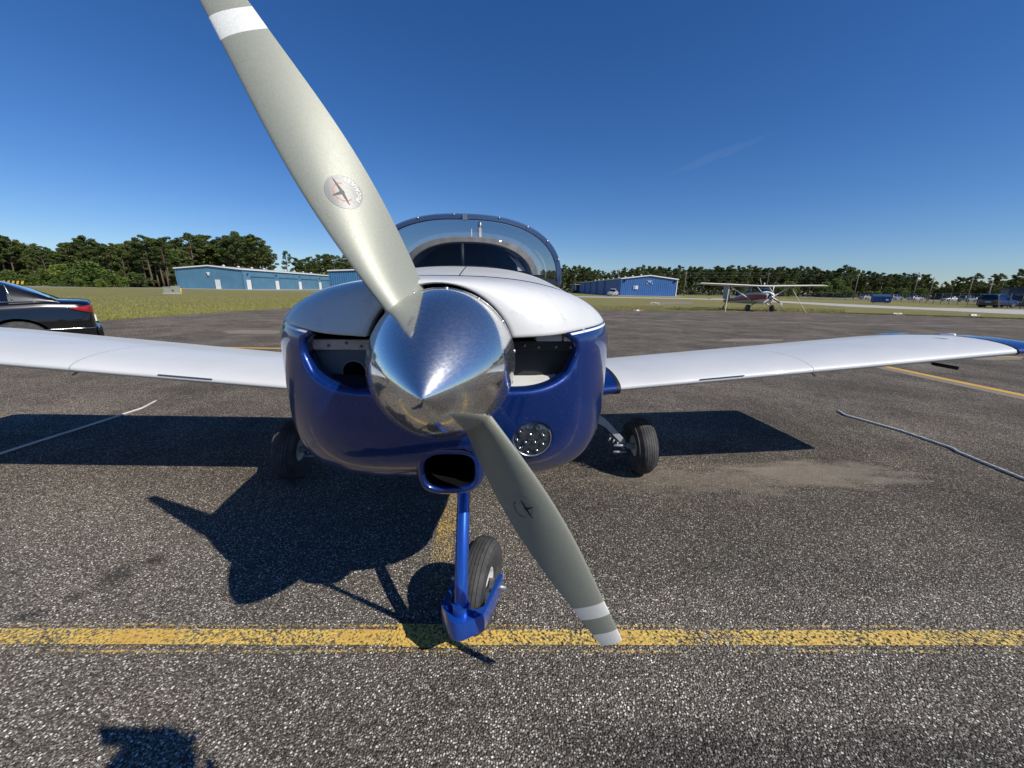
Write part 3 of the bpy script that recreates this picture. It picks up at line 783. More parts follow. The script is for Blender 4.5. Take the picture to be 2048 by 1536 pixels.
# ---- deck aerial, fin, tailplane
MB().tube([(-.006, 2.42, 1.55), (-.006, 2.42, 1.79)], .0045, 8).build('aerial_rod', M['stripe'], plane)
mb = MB()
def foil_loft(mb, A, B, c0, c1, t0, t1, vert=False, m=0):
    rws = []
    for i in range(7):
        t = i / 6; p = A.lerp(B, t); c = lerp(c0, c1, t); th = lerp(t0, t1, t); up, lo = naca(.0001, .4, th / c, 10); loop = []
        for x, h in up + lo[-2:0:-1]:
            loop.append(p + (Vector((h * c, x * c, 0)) if vert else Vector((0, x * c, h * c))))
        rws.append(loop)
    mb.grid(rws, m, closed=True); n = len(rws[0]); b = len(mb.v) - n; mb.f.append(tuple(b + k for k in range(n))); mb.m.append(m)
    return mb
foil_loft(mb, Vector((.015, 4.3, 1.2)), Vector((.022, 4.85, 2.16)), 1.0, .45, .09, .06, True); fin = mb.build('tail_fin', M['white'], plane)
mb = MB(); mb.lathe([(0, 0), (.03, 0), (.033, .03), (.033, .05), (.03, .09), (.018, .115), (0, .12)], 16, Matrix.Translation((.024, 4.98, 2.14)) @ Matrix.Rotation(R(90), 4, 'X')); mb.build('beacon', M['alu'], fin)
for sd in (-1, 1):
    mb = MB(); foil_loft(mb, Vector((sd * .05, 4.35, 1.15)), Vector((sd * 1.22, 4.5, 1.19)), .75, .5, .07, .05); mb.build('tailplane', M['white'], plane)

# ---- wings
S0, SJ, ST, WY, CHD = .50, 3.50, 3.86, 1.28, 1.13
def wz(s): return .661 + .0935 * max(s, 0) * 1.0 - .0015 * s * s if False else .661 + .093 * s - .001 * s
UP, LO = naca(.016, .38, .100, 20)
def wing_loop(s, sd, grow=0, k=1.0, inc=R(2.2), sweep=0):
    pts = []
    for x, h in UP + LO[-2:0:-1]:
        yy = x * CHD * k + sweep; zz = h * CHD * (k if k < 1 else 1) - x * CHD * k * math.tan(inc)
        pts.append(Vector((sd * s, WY + yy, wz(s) + zz)) if not grow else Vector((sd * s, WY + (yy - .3) * (1 + grow) + .3, wz(s) + zz * (1 + grow * 6) - grow * .12)))
    return pts
def loft(mb, loops, m=0, cap0=False, cap1=False):
    b = len(mb.v); mb.grid(loops, m, closed=True); n = len(loops[0])
    if cap0: mb.f.append(tuple(b + k for k in range(n))); mb.m.append(m)
    if cap1: mb.f.append(tuple(b + (len(loops)-1)*n + k for k in range(n))); mb.m.append(m)
    return mb
for sd in (1, -1):
    mb = MB(); loft(mb, [wing_loop(s, sd) for s in np.linspace(S0, 2.145, 8)], cap1=True)
    wg = mb.build('wing', M['wing'], plane, sharp=60); wg['label'] = 'white wing on the %s of the photo' % ('right' if sd > 0 else 'left')
    mb = MB(); loft(mb, [wing_loop(s, sd) for s in np.linspace(2.149, SJ, 8)], cap0=True, cap1=True); mb.build('outer_wing_panel', M['wing'], wg, sharp=60)
    mb = MB(); loft(mb, [wing_loop(2.1445, sd), wing_loop(2.1495, sd)]); ob = mb.build('wing_seam', mat('wing seam', (.28, .28, .27), .7), wg)
    mb = MB()   # leading edge lap strips, pale pencil line beside the seam
    # joint trim, blue tip
    mb = MB(); loft(mb, [wing_loop(SJ + .001, sd, .012), wing_loop(SJ + .012, sd, .012)]); mb.build('tip_joint_band', M['seam'], wg, sharp=60)
    loops = []
    for s, k, sw in ((SJ + .004, 1.0, 0), (SJ + .12, 1.0, .0), (SJ + .24, .99, .004), (SJ + .31, .975, .010), (SJ + .345, .95, .022), (SJ + .352, .90, .05)):
        lp_ = wing_loop(s, sd, 0, k, sweep=sw); zm = wz(s); kk = math.sqrt(max(.02, 1 - ((s - SJ) / .36) ** 2))
        for p in lp_: p.z = zm + (p.z - zm) * kk - .012 * ((s - SJ) / .36) ** 2
        loops.append(lp_)
    mb = MB(); loft(mb, loops, cap1=True); tip = mb.build('wing_tip', M['blue'], wg); tip['label'] = 'blue moulded wing tip'
    mb = MB(); mb.tube([Vector((sd * (SJ - .12), WY + .26, wz(SJ) + .078)), Vector((sd * (SJ - .12), WY + .34, wz(SJ) + .078))], [.010, .006], 10); mb.build('navigation_light', M['stripe'], wg)
    # stall strip: small wedge on the leading edge
    mb = MB(); a, b = 1.42, 1.70
    for s in (a, b):
        z = wz(s) + .010; mb.v += [(sd * s, WY + .004, z + .003), (sd * s, WY - .005, z + .001), (sd * s, WY + .003, z - .002)]
    mb.f += [(0, 1, 4, 3), (1, 2, 5, 4), (0, 2, 1), (3, 4, 5)]; mb.m += [0] * 4
    mb.build('stall_strip', worn('worn strip', (.05, .05, .05), .7), wg, smooth=False)
    # wing root cuff
    mb = MB(); loft(mb, [wing_loop(s, sd, g) for s, g in ((.45, .10), (.6, .085), (.75, .06), (.88, .045), (.905, .042))], cap1=True); mb.build('wing_root_cuff', M['blue'], plane, sharp=60)
    mb = MB(); loft(mb, [wing_loop(.905, sd, .050), wing_loop(.925, sd, .050), wing_loop(.93, sd, .0)], cap0=True); mb.build('root_seal', M['black'], plane, sharp=60)
    mb = MB(); mb.tube([(sd * 2.45, WY + .35, wz(2.45) - .05), (sd * 2.45, WY + .35, wz(2.45) - .11), (sd * 2.45, WY + .30, wz(2.45) - .13)], .006, 8); mb.build('tie_down_ring', M['steel'], wg)
mb = MB(); s = 3.22; z = wz(s) - .03
mb.tube([(s, WY + .24, z), (s, WY + .23, z - .045), (s, WY + .21, z - .062), (s + .01, WY + .08, z - .066)], .012, 8); mb.build('pitot_tube', M['black'], plane)

# ---- nose gear
NB = Vector((.026, .196, .165))                                # foot of the strut on the fork
mb = MB(); mb.tube([(.030, .52, .74), (.029, .43, .62), (.028, .33, .50), (.027, .255, .39), (.026, .212, .30), (.026, .197, .25), (.026, .196, .21)], [.023, .023, .0235, .0235, .0235, .0235, .024], 20)
st = mb.build('nose_strut', M['strutblue'], plane); st['label'] = 'curved blue tubular nose leg'
MB().tube([(.026, .196, .215), (.026, .197, .275)], .030, 20).build('strut_collar', M['strutblue'], plane, sharp=40)
CA = R(17)                                                      # fork is castered
fd = Vector((math.sin(CA), math.cos(CA), 0)); fs_ = Vector((math.cos(CA), -math.sin(CA), 0))
WR, WHW = .178, .054
AX = NB + fd * .209; AX.z = WR - .002
def fp(f, s, z): p = NB + fd * f + fs_ * s; return Vector((p.x, p.y, z))
mb = MB()
def prism(mb, outline, z0f, z1f):
    b = len(mb.v); n = len(outline)
    mb.v += [tuple(fp(f, s, z0f(f))) for f, s in outline] + [tuple(fp(f, s, z1f(f))) for f, s in outline]
    mb.f += [tuple(range(b + n - 1, b - 1, -1)), tuple(b + n + k for k in range(n))] + [(b+k, b+(k+1)%n, b+n+(k+1)%n, b+n+k) for k in range(n)]
    mb.m += [0] * (n + 2)
oc = [(-.046, -.022), (-.054, 0), (-.046, .022), (.012, .080), (.235, .090), (.240, .070), (.05, .066), (.026, .045), (.026, -.045), (.05, -.066), (.240, -.070), (.235, -.090), (.012, -.080)]
prism(mb, oc, lambda f: .170 - max(0, f) * .16, lambda f: .243 - max(0, f) * .12)
fk = mb.build('nose_fork', M['strutblue'], plane, smooth=True, sharp=35, bevel=.006); fk['label'] = 'blue castering nose fork'
for sgn in (1, -1):
    mb = MB(); mb.tube([AX + fs_ * (.098 * sgn), AX + fs_ * (.118 * sgn)], .011, 6); mb.build('axle_nut', M['steel'], fk, smooth=False)
mb = MB(); mb.tube([AX - fs_ * .11, AX + fs_ * .11], .012, 12); mb.build('axle', M['steel'], fk)
for f, s in ((.0, .048), (.0, -.048)):
    mb = MB(); mb.tube([fp(f, s, .243), fp(f, s, .251)], .008, 6); mb.build('bolt', M['strutblue'], fk, smooth=False)
def make_wheel(name, parent, centre, axis, r, hw, rimr, label=None, plate=False):
    """axis: unit vector pointing to the outboard face"""
    Mx = Matrix.Translation(centre) @ axis.to_track_quat('Y', 'Z').to_matrix().to_4x4()
    mb = MB(); prof = []; ms = []
    gro = [-.62, -.36, -.12, .12, .36, .62]
    def rad(y): return r - .20 * r * abs(y / hw) ** 3.2
    ysn = [-hw]; 
    pts = [(rimr, -hw * .62, 0), (rimr + .012, -hw * .80, 0), (r * .72, -hw * 1.0, 0), (r * .86, -hw * .98, 0)]
    cur = -.90
    pts.append((rad(cur * hw), cur * hw, 0))
    for g in gro:
        e = .018
        pts += [(rad((g - e) * hw), (g - e) * hw, 0), (rad(g * hw) - .006, (g - e * .6) * hw, 1), (rad(g * hw) - .006, (g + e * .6) * hw, 1), (rad((g + e) * hw), (g + e) * hw, 1)]
        pts.append((rad(min(.9, g + .12) * hw), min(.9, g + .12) * hw, 0))
    pts += [(rad(.90 * hw), .90 * hw, 0), (r * .86, hw * .98, 0), (r * .72, hw, 0), (rimr + .012, hw * .80, 0), (rimr, hw * .62, 0)]
    prof = [(a, b) for a, b, c in pts]; ms = [c for a, b, c in pts][1:]
    mb.lathe(prof, 56, Mx, ms=ms); ty = mb.build(name, [M['tyre'], M['groove']], parent, sharp=38)
    if label: ty['label'] = label
    mb = MB(); mb.lathe([(rimr + .003, -hw * .66), (rimr + .003, -hw * .5), (rimr - .012, -hw * .45), (rimr - .014, hw * .35), (rimr - .008, hw * .5), (rimr + .003, hw * .60), (rimr + .004, hw * .68), (rimr - .004, hw * .70), (rimr - .018, hw * .42), (rimr * .55, hw * .30), (rimr * .42, hw * .40), (rimr * .34, hw * .62), (.012, hw * .64)], 40, Mx)
    mb.lathe([(rimr * .9, -hw * .4), (rimr * .4, -hw * .5), (.01, -hw * .55)], 32, Mx)
    rm = mb.build('rim', M['rim'], ty, sharp=35)
    return ty, Mx
ty, Mx = make_wheel('nose_wheel', plane, AX, fs_, WR, WHW, .062, 'small grooved nose tyre on a silver rim')
mb = MB(); mb.tube([AX + fs_ * .045, AX + fs_ * .085], [.028, .022], 16); mb.build('hub_spacer', M['alu'], ty)

# ---- main gear
for sd in (1, -1):
    lbl = 'main wheel on the %s of the photo' % ('right' if sd > 0 else 'left')
    cx, cy, r = sd * (1.25 if sd > 0 else 1.225), 1.655, .210
    ty, Mx = make_wheel('main_wheel', plane, Vector((cx, cy, r)), Vector((sd * .995, -.0, .06)).normalized(), r, .070, .078, lbl)
    mb = MB(); rws = []
    for x, z, hh, dd in ((.40, .70, .030, .05), (.75, .52, .024, .045), (.98, .385, .021, .040), (1.06, .305, .020, .038), (1.115, .250, .019, .036), (1.13, .20, .016, .034)):
        rws.append([Vector((sd * (x + a * .4), cy + b, z + a)) for a, b in ((-hh, -dd), (hh, -dd), (hh, dd), (-hh, dd))])
    mb.grid(rws, closed=True); lg = mb.build('main_gear_leg', M['legpaint'], plane, smooth=False, bevel=.003)
    mb = MB(); mb.tube([(sd * 1.12, cy, .207), (sd * 1.22, cy, .207)], .022, 12); mb.build('axle', M['legpaint'], lg)
    for dz in (.235, .185):
        mb = MB(); mb.tube([(sd * 1.035, cy - .06, dz), (sd * 1.13, cy - .06, dz)], .009, 8); mb.build('brake_pin', M['legpaint'], lg)
    mb = MB(); mb.tube([Vector((sd * x, cy - .04, z)) for x, z in ((.75, .49), (.95, .37), (1.01, .30), (1.08, .24), (1.14, .2))], .004, 6); mb.build('brake_hose', M['black'], lg)
    for x, z in ((1.01, .295), (1.04, .28), (1.07, .26)):
        mb = MB(); mb.tube([Vector((sd * x, cy - .045, z - .005)), Vector((sd * (x - .012), cy - .045, z - .03))], .006, 6); mb.build('bolt', M['legpaint'], lg)
# exhaust stub under the belly
MB().tube([(.17, .9, .70), (.18, 1.0, .60), (.19, 1.07, .57)], .026, 16, cap=False).build('exhaust_pipe', M['steel'], plane)

# ================================================================== ropes on the tarmac
def rope(name, px, r, col, label, cat='rope'):
    pts = [gp(a, b) for a, b in px]; out = []
    for i in range(len(pts) - 1):
        for k in range(8):
            t = k / 8; p = pts[i].lerp(pts[i + 1], t); p.z = r + .001; out.append(p)
    p = pts[-1].copy(); p.z = r + .001; out.append(p)
    sm = [out[0]] + [(out[i-1] + out[i] * 2 + out[i+1]) / 4 + Vector((0, random.uniform(-.002, .002), 0)) for i in range(1, len(out) - 1)] + [out[-1]]
    m = mat(name + ' fibre', col, .8); q = N(m); wv = q.n('TexWave'); wv.inputs['Scale'].default_value = 40; wv.inputs['Distortion'].default_value = 1; q.l(q.obj(), wv.inputs[0])
    q.l(q.mix(wv.outputs['Fac'], tuple(c * .6 for c in col), col), q.b.inputs['Base Color']); q.bump(wv.outputs['Fac'], .6, .003)
    return tag(MB().tube(sm, r, 10).build(name, m), label, cat)
rope('tie_down_rope', [(313, 803), (285, 818), (230, 836), (150, 862), (80, 884), (0, 910), (-120, 946)], .0095, (.80, .78, .72), 'pale grey tie-down rope lying under the left wing, half in its shadow')
rope('tie_down_rope', [(1676, 823), (1690, 832), (1740, 846), (1800, 863), (1850, 880), (1905, 899), (1915, 906), (1980, 933), (2060, 966), (2200, 1020)], .0105, (.82, .80, .74), 'grey tie-down rope lying on the tarmac in the sun at the right')

# ================================================================== buildings
def metal_wall(name, col, pitch=.30, rough=.45):
    m = mat(name, col, rough); q = N(m); co = q.obj()
    n = q.noise(co, .5, 5); c = q.mix(q.val(n, .3, .7), tuple(x * .88 for x in col), tuple(x * 1.1 for x in col))
    c = q.mix(q.val(q.noise(co, 6, 5, .7), .55, .8, 0, .3), c, tuple(x * .6 + .03 for x in col))
    q.l(c, q.b.inputs['Base Color']); return m
M['hang_l'] = metal_wall('faded blue steel cladding', (.085, .20, .30)); M['hang_r'] = metal_wall('blue steel cladding', (.045, .14, .38))
M['hang_m'] = metal_wall('mid blue steel cladding', (.05, .16, .32)); M['hang_d'] = metal_wall('dark blue cladding', (.03, .06, .13))
M['trimw'] = mat('white trim', (.72, .72, .70), .5); M['roof'] = metal_wall('galvalume roof', (.50, .52, .53)); M['door'] = mat('white door paint', (.68, .68, .66), .5)
M['conc2'] = concrete('slab edge', (.35, .34, .32), (.45, .43, .40))
M['yellow'] = mat('yellow enamel', (.70, .45, .03), .5)
def ribbed_wall(mb, a, b, z0, ztop, pitch, depth, nrm, m=0):
    """corrugated sheet standing between ground points a and b; ztop is a function of 0..1"""
    a, b = Vector(a), Vector(b); L = (b - a).length; n = max(2, int(L / pitch)); low_, up_ = [], []
    for i in range(n):
        for f, o in ((0, 0), (.55, 0), (.65, 1), (.90, 1)):
            t = (i + f) / n; p = a.lerp(b, t) + nrm * (depth * o); low_.append(Vector((p.x, p.y, z0))); up_.append(Vector((p.x, p.y, ztop(t))))
    low_.append(Vector((b.x, b.y, z0))); up_.append(Vector((b.x, b.y, ztop(1))))
    mb.grid([low_, up_], m)
def hangar(name, x0, x1, y0, y1, h, rise, wm, label, side, doors=(), sdoors=(), bands=True, vents=8):
    """gable wall faces the camera at y0; side +1 shows the wall at x1, -1 the wall at x0"""
    root = empty(name, ((x0 + x1) / 2, y0, 0), 0, label=label, cat='hangar'); ox, oy = (x0 + x1) / 2, y0
    Q = lambda x, y, z=0: Vector((x - ox, y - oy, z))
    gz = lambda t: h + rise * (1 - abs(2 * t - 1))
    xs = x1 if side > 0 else x0
    mb = MB(); ribbed_wall(mb, Q(x0, y0), Q(x1, y0), 0, gz, .55 if side < 0 else .4, .06 if side < 0 else .02, Vector((0, -1, 0))); mb.build('gable_wall', wm, root, smooth=False)
    mb = MB(); ribbed_wall(mb, Q(xs, y0), Q(xs, y1), 0, lambda t: h, .6, .04, Vector((side, 0, 0))); mb.build('side_wall', wm, root, smooth=False)
    xo = x0 if side > 0 else x1
    mb = MB(); mb.box(Q(min(xo, xs) + .15, y0 + .15), Q(max(xo, xs) - .15, y1, h - .05)); mb.build('rear_wall', wm, root, smooth=False)
    xm = (x0 + x1) / 2; mb = MB()
    for xa, xb in ((x0 - .25, xm), (x1 + .25, xm)):
        za = h + .02; zb = h + rise + .06
        mb.add([Q(xa, y0 - .3, za), Q(xb, y0 - .3, zb), Q(xb, y1 + .3, zb), Q(xa, y1 + .3, za), Q(xa, y0 - .3, za + .12), Q(xb, y0 - .3, zb + .12), Q(xb, y1 + .3, zb + .12), Q(xa, y1 + .3, za + .12)], [(3,2,1,0),(4,5,6,7),(0,1,5,4),(1,2,6,5),(2,3,7,6),(3,0,4,7)])
    mb.build('roof', M['roof'], root, smooth=False)
    for xa, xb in ((x0 - .27, xm), (x1 + .27, xm)):
        mb = MB(); za, zb = h - .10, h + rise - .06
        mb.add([Q(xa, y0 - .36, za), Q(xb, y0 - .36, zb), Q(xb, y0 - .31, zb), Q(xa, y0 - .31, za), Q(xa, y0 - .36, za + .30), Q(xb, y0 - .36, zb + .30), Q(xb, y0 - .31, zb + .30), Q(xa, y0 - .31, za + .30)], [(3,2,1,0),(4,5,6,7),(0,1,5,4),(1,2,6,5),(2,3,7,6),(3,0,4,7)])
        mb.build('rake_trim', M['trimw'], root, smooth=False)
    mb = MB(); mb.box(Q(xs + (.26 if side > 0 else -.36), y0 - .3, h - .08), Q(xs + (.36 if side > 0 else -.26), y1, h + .18)); mb.build('eave_trim', M['trimw'], root, smooth=False)
    for cx_ in (x0, x1):
        mb = MB(); mb.box(Q(cx_ - .12, y0 - .14, 0), Q(cx_ + .12, y0 - .105, h - .12)); mb.build('corner_trim', M['trimw'] if side < 0 and cx_ == x1 else wm, root, smooth=False)
    mb = MB(); mb.box(Q(x0 - 1.2, y0 - 1.2, -.01), Q(x1 + 1.2, y0 - .15, .10)); mb.box(Q(xs + (.12 if side > 0 else -2.5), y0 - .14, -.01), Q(xs + (2.5 if side > 0 else -.12), y1, .10)); mb.build('slab', M['conc2'], root, smooth=False)
    for x, wd, hh in doors:
        mb = MB(); mb.box(Q(x - wd / 2, y0 - .20, .1), Q(x + wd / 2, y0 - .13, hh)); d = mb.build('door', M['door'], root, smooth=False)
        mb = MB(); mb.box(Q(x + wd * .3, y0 - .26, 1.1), Q(x + wd * .4, y0 - .202, 1.2)); mb.build('handle', M['steel'], d)
    for y in sdoors:
        a, b = (xs + side * .09, xs + side * .16); mb = MB(); mb.box(Q(min(a, b), y - .8, .1), Q(max(a, b), y + .8, 2.5)); mb.build('door', M['door'], root, smooth=False)
        mb = MB(); mb.box(Q(min(a, b) + (.10 if side > 0 else -.10), y - .45, 3.9), Q(max(a, b) + (.3 if side > 0 else -.3), y - .10, 4.1)); mb.build('wall_lamp', M['seam'], root, smooth=False)
    if bands and sdoors:
        a, b = (xs + side * .09, xs + side * .2)
        for i in range(len(sdoors)):
            ya = sdoors[i] + 1.1; yb = (sdoors[i + 1] - 1.1) if i + 1 < len(sdoors) else y1
            mb = MB(); mb.box(Q(min(a, b), ya, .1), Q(max(a, b) - .03, yb, 3.2)); dp = mb.build('hangar_door', wm, root, smooth=False)
            mb = MB(); mb.box(Q(min(a, b), ya - .1, 3.2), Q(max(a, b) + .05, yb + .1, 3.36)); mb.build('door_rail', M['hang_d'], dp, smooth=False)
    for i in range(vents):
        y = y0 + 3 + (y1 - y0 - 6) * i / max(1, vents - 1); x = xm + side * (x1 - x0) * .10; z = h + rise * .8
        mb = MB(); mb.tube([Q(x, y, z - .1), Q(x, y, z + .40)], .28, 10); mb.tube([Q(x, y, z + .40), Q(x, y, z + .62)], [.48, .12], 10); mb.build('roof_vent', M['trimw'], root)
    return root
lx0, lx1 = ap(356, 100).x, ap(489, 100).x
h1 = hangar('hangar', lx0, lx1, 100, 150, 5.0, .75, M['hang_l'], 'long pale blue row hangar with white doors in front of the left pine wood', 1,
       doors=[(ap(437, 100).x, 1.3, 2.4)], sdoors=[101.6, 113.8, 126, 139], vents=9)
mb = MB(); x = ap(421, 100).x - (lx0 + lx1) / 2; mb.box((x - .4, -.25, 3.9), (x + .4, -.13, 4.2)); mb.box((x - .15, -.3, 3.4), (x + .2, -.13, 3.9)); mb.build('wall_sign', M['trimw'], h1, smooth=False)
hangar('hangar', ap(661, 96).x, ap(790, 96).x, 96, 140, 4.9, .35, M['hang_m'], 'second blue hangar half hidden behind the propeller and nose of the aeroplane', -1, bands=False, vents=0)
rx0, rx1 = ap(1241.5, 112).x, ap(1352, 112).x
h3 = hangar('hangar', rx0, rx1, 112, 182, 4.75, .95, M['hang_r'], 'bright blue ribbed gable hangar on the right with its dark side towards a white pickup', -1, doors=[], sdoors=[], vents=9)
ox = (rx0 + rx1) / 2
mb = MB(); x = ap(1270, 112).x - ox; mb.box((x - .55, -.24, 1.9), (x - .35, -.12, 2.9)); mb.box((x - .1, -.24, 1.9), (x + .7, -.12, 2.9)); mb.build('wall_notice', M['trimw'], h3, smooth=False)
mb = MB(); x = ap(1297, 112).x - ox
mb.box((x - .7, -.24, 4.2), (x + .7, -.12, 4.32)); mb.box((x - .35, -.24, 3.85), (x - .1, -.12, 4.15)); mb.box((x + .12, -.24, 3.85), (x + .37, -.12, 4.15)); mb.box((x - .85, -.24, 3.4), (x - .65, -.12, 3.7)); mb.box((x + .65, -.24, 3.4), (x + .85, -.12, 3.7)); mb.build('wall_emblem', M['trimw'], h3, smooth=False)
for xx in (rx0 + .5, rx1 - 1.1):
    mb = MB(); mb.box((xx - ox, -.30, 4.0), (xx - ox + .6, -.12, 4.3)); mb.build('wall_lamp', M['seam'], h3, smooth=False)
for y in (20, 32, 44, 56):
    mb = MB(); mb.box((rx0 - ox - .5, y - .15, 0), (rx0 - ox - .2, y + .15, 4.7)); mb.build('side_post', M['hang_l'], h3, smooth=False)
# open lean-to beyond its far end
s_ = empty('open_shed', (ap(1170, 195).x, 190, 0), 0, label='low dark open shed behind the far end of the bright blue hangar', cat='shed')
mb = MB(); mb.box((-6, 0, 0), (6, 12, 3.9)); mb.build('back_wall', M['hang_d'], s_, smooth=False)
mb = MB(); mb.box((-6.6, -3, 3.95), (6.6, 12, 4.15)); mb.build('roof', M['roof'], s_, smooth=False)
for x in (-6, -2, 2, 6):
    mb = MB(); mb.box((x - .12, -2.8, 0), (x + .12, -2.56, 3.94)); mb.build('post', M['hang_l'], s_, smooth=False)
# dark building at the right edge
dx0 = ap(2019, 62).x
db = empty('dark_building', (dx0 + 4.4, 58.2, 0), R(-46), label='dark navy metal building at the right edge behind the parked blue car', cat='building')
mb = MB(); ribbed_wall(mb, (-6, 0, 0), (6, 0, 0), 0, lambda t: 2.75, .6, .06, Vector((0, -1, 0))); mb.build('front_wall', M['hang_d'], db, smooth=False)
mb = MB(); mb.box((-5.98, .05, 0), (6, 9, 2.74)); mb.build('side_wall', M['hang_d'], db, smooth=False)
mb = MB(); mb.box((-6.3, -.4, 2.76), (6.3, 9.2, 2.9)); mb.build('roof', M['hang_d'], db, smooth=False)
mb = MB(); mb.box((-4.0, -.14, 0), (-2.2, -.07, 2.0)); mb.build('garage_door', M['seam'], db, smooth=False)
mb = MB(); mb.box((-5.3, -.14, 1.2), (-4.5, -.07, 1.8)); mb.build('window', M['carglass'], db, smooth=False)

# thin vapour trail, very high up
def vapour(px0, py0, px1, py1, Y, wd, dens):
    a, b = ray(px0, py0), ray(px1, py1); a = a * (Y / a.y); b = b * (Y / b.y); m = bpy.data.materials.new('thin vapour'); m.use_nodes = True; t = m.node_tree; t.nodes.clear()
    out = t.nodes.new('ShaderNodeOutputMaterial'); v = t.nodes.new('ShaderNodeVolumePrincipled'); v.inputs['Density'].default_value = dens; v.inputs['Color'].default_value = (.98, .98, 1, 1); t.links.new(v.outputs[0], out.inputs[1])
    pts = [a.lerp(b, i / 10) + Vector((random.uniform(-1, 1), random.uniform(-1, 1), random.uniform(-1, 1))) * wd * .3 for i in range(11)]
    o = MB().tube(pts, [wd * (.12 + .88 * math.sin(math.pi * (i + .3) / 10.6)) for i in range(11)], 12).build('cloud', m); o['kind'] = 'stuff'; return o
vapour(1325, 352, 1545, 268, 2400, 26, .0007)

# ================================================================== small things on the field
p = ap(345, 40); p = gp(345, 588)
cb = empty('utility_cabinet', p, R(8), label='grey-green electrical cabinet standing in the grass in front of the long pale hangar', cat='utility box')
M['cab'] = worn('grey green cabinet', (.30, .33, .25), .55, .1, 5, .3)
s = p.y / 36
mb = MB(); mb.box((-.62 * s, -.3 * s, 0), (.62 * s, .3 * s, .12 * s)); mb.build('plinth', M['conc2'], cb, smooth=False)
mb = MB(); mb.box((-.55 * s, -.25 * s, .12 * s), (.15 * s, .25 * s, .62 * s)); mb.build('cabinet_box', M['cab'], cb, smooth=False, bevel=.01)
mb = MB(); mb.box((.153 * s, -.28 * s, .12 * s), (.57 * s, .25 * s, .74 * s)); mb.build('cabinet_box', M['cab'], cb, smooth=False, bevel=.01)
mb = MB(); mb.box((-.56 * s, -.27 * s, .625 * s), (.148 * s, .27 * s, .66 * s)); mb.build('lid', M['cab'], cb, smooth=False)
mb = MB(); mb.box((.22 * s, -.295 * s, .25 * s), (.34 * s, -.282 * s, .38 * s)); mb.build('warning_plate', M['seam'], cb, smooth=False)
p = gp(363, 588)
bo = empty('bollard', p, 0, label='short yellow marker post beside the grey-green electrical cabinet', cat='bollard')
mb = MB(); mb.tube([(0, 0, 0), (0, 0, .50 * s)], .055 * s, 12); mb.build('post', M['yellow'], bo)
mb = MB(); mb.tube([(0, 0, .50 * s), (0, 0, .53 * s)], [.057 * s, .03 * s], 12); mb.build('cap', M['yellow'], bo)
# barricade by the left edge
p = gp(27, 573); p.z = 0; sB = p.y / 95
ba = empty('road_barricade', p, R(5), label='yellow and black striped barricade at the wood edge, above the black saloon', cat='barrier')
mb = MB(); L = 4.2; n = 9
for i in range(n):
    x0 = -L / 2 + L * i / n; x1 = x0 + L / n; k = .35
    mb.add([(x0, -.03, .5), (x1, -.03, .5), (x1 + k, -.03, 1.25), (x0 + k, -.03, 1.25), (x0, .03, .5), (x1, .03, .5), (x1 + k, .03, 1.25), (x0 + k, .03, 1.25)], [(0,1,2,3),(7,6,5,4),(3,2,6,7),(1,0,4,5),(0,3,7,4),(2,1,5,6)], i % 2)
mb.build('striped_board', [M['yellow'], M['black']], ba, smooth=False)
for x in (-1.7, 1.7):
    mb = MB(); mb.box((x - .05, .04, 0), (x + .05, .12, 1.0)); mb.box((x - .05, -.4, 0), (x + .05, .5, .06)); mb.build('leg', M['seam'], ba, smooth=False)
# skip container
p = gp(1760, 606.5)
M['skipblue'] = worn('blue container paint', (.02, .075, .30), .45, .15, 3, .3)
dm = empty('rubbish_container', (p.x, p.y, 0), R(-28), label='blue rubbish container with sloping lid standing by the chain-link fence', cat='dumpster')
s = p.y / 75 * 1.05
mb = MB(); mb.add([(-1.2*s, -.8*s, .15*s), (1.2*s, -.8*s, .15*s), (1.2*s, .8*s, .15*s), (-1.2*s, .8*s, .15*s), (-1.25*s, -.9*s, 1.15*s), (1.25*s, -.9*s, 1.15*s), (1.25*s, .9*s, 1.55*s), (-1.25*s, .9*s, 1.55*s)], [(3,2,1,0),(4,5,6,7),(0,1,5,4),(1,2,6,5),(2,3,7,6),(3,0,4,7)])
bd = mb.build('body', M['skipblue'], dm, smooth=False, bevel=.02)
mb = MB(); mb.add([(-1.28*s, -.93*s, 1.17*s), (1.28*s, -.93*s, 1.17*s), (1.28*s, .93*s, 1.58*s), (-1.28*s, .93*s, 1.58*s), (-1.28*s, -.93*s, 1.23*s), (1.28*s, -.93*s, 1.23*s), (1.28*s, .93*s, 1.64*s), (-1.28*s, .93*s, 1.64*s)], [(3,2,1,0),(4,5,6,7),(0,1,5,4),(1,2,6,5),(2,3,7,6),(3,0,4,7)])
mb.build('lid', M['hang_d'], dm, smooth=False)
for x in (-1.0, -.35, .35, 1.0):
    mb = MB(); mb.box(((x - .05) * s, -.93 * s, .2 * s), ((x + .05) * s, -.86 * s, 1.1 * s)); mb.build('rib', M['skipblue'], dm, smooth=False)
mb = MB(); mb.box((.45 * s, -.9 * s, .55 * s), (.85 * s, -.85 * s, .75 * s)); mb.build('sticker', M['trimw'], bd, smooth=False)
for x in (-.9, .9):
    for y in (-.6, .6):
        mb = MB(); mb.tube([(x*s - .04, y*s, .08*s), (x*s + .04, y*s, .08*s)], .08 * s, 10); mb.build('castor', M['black'], dm)
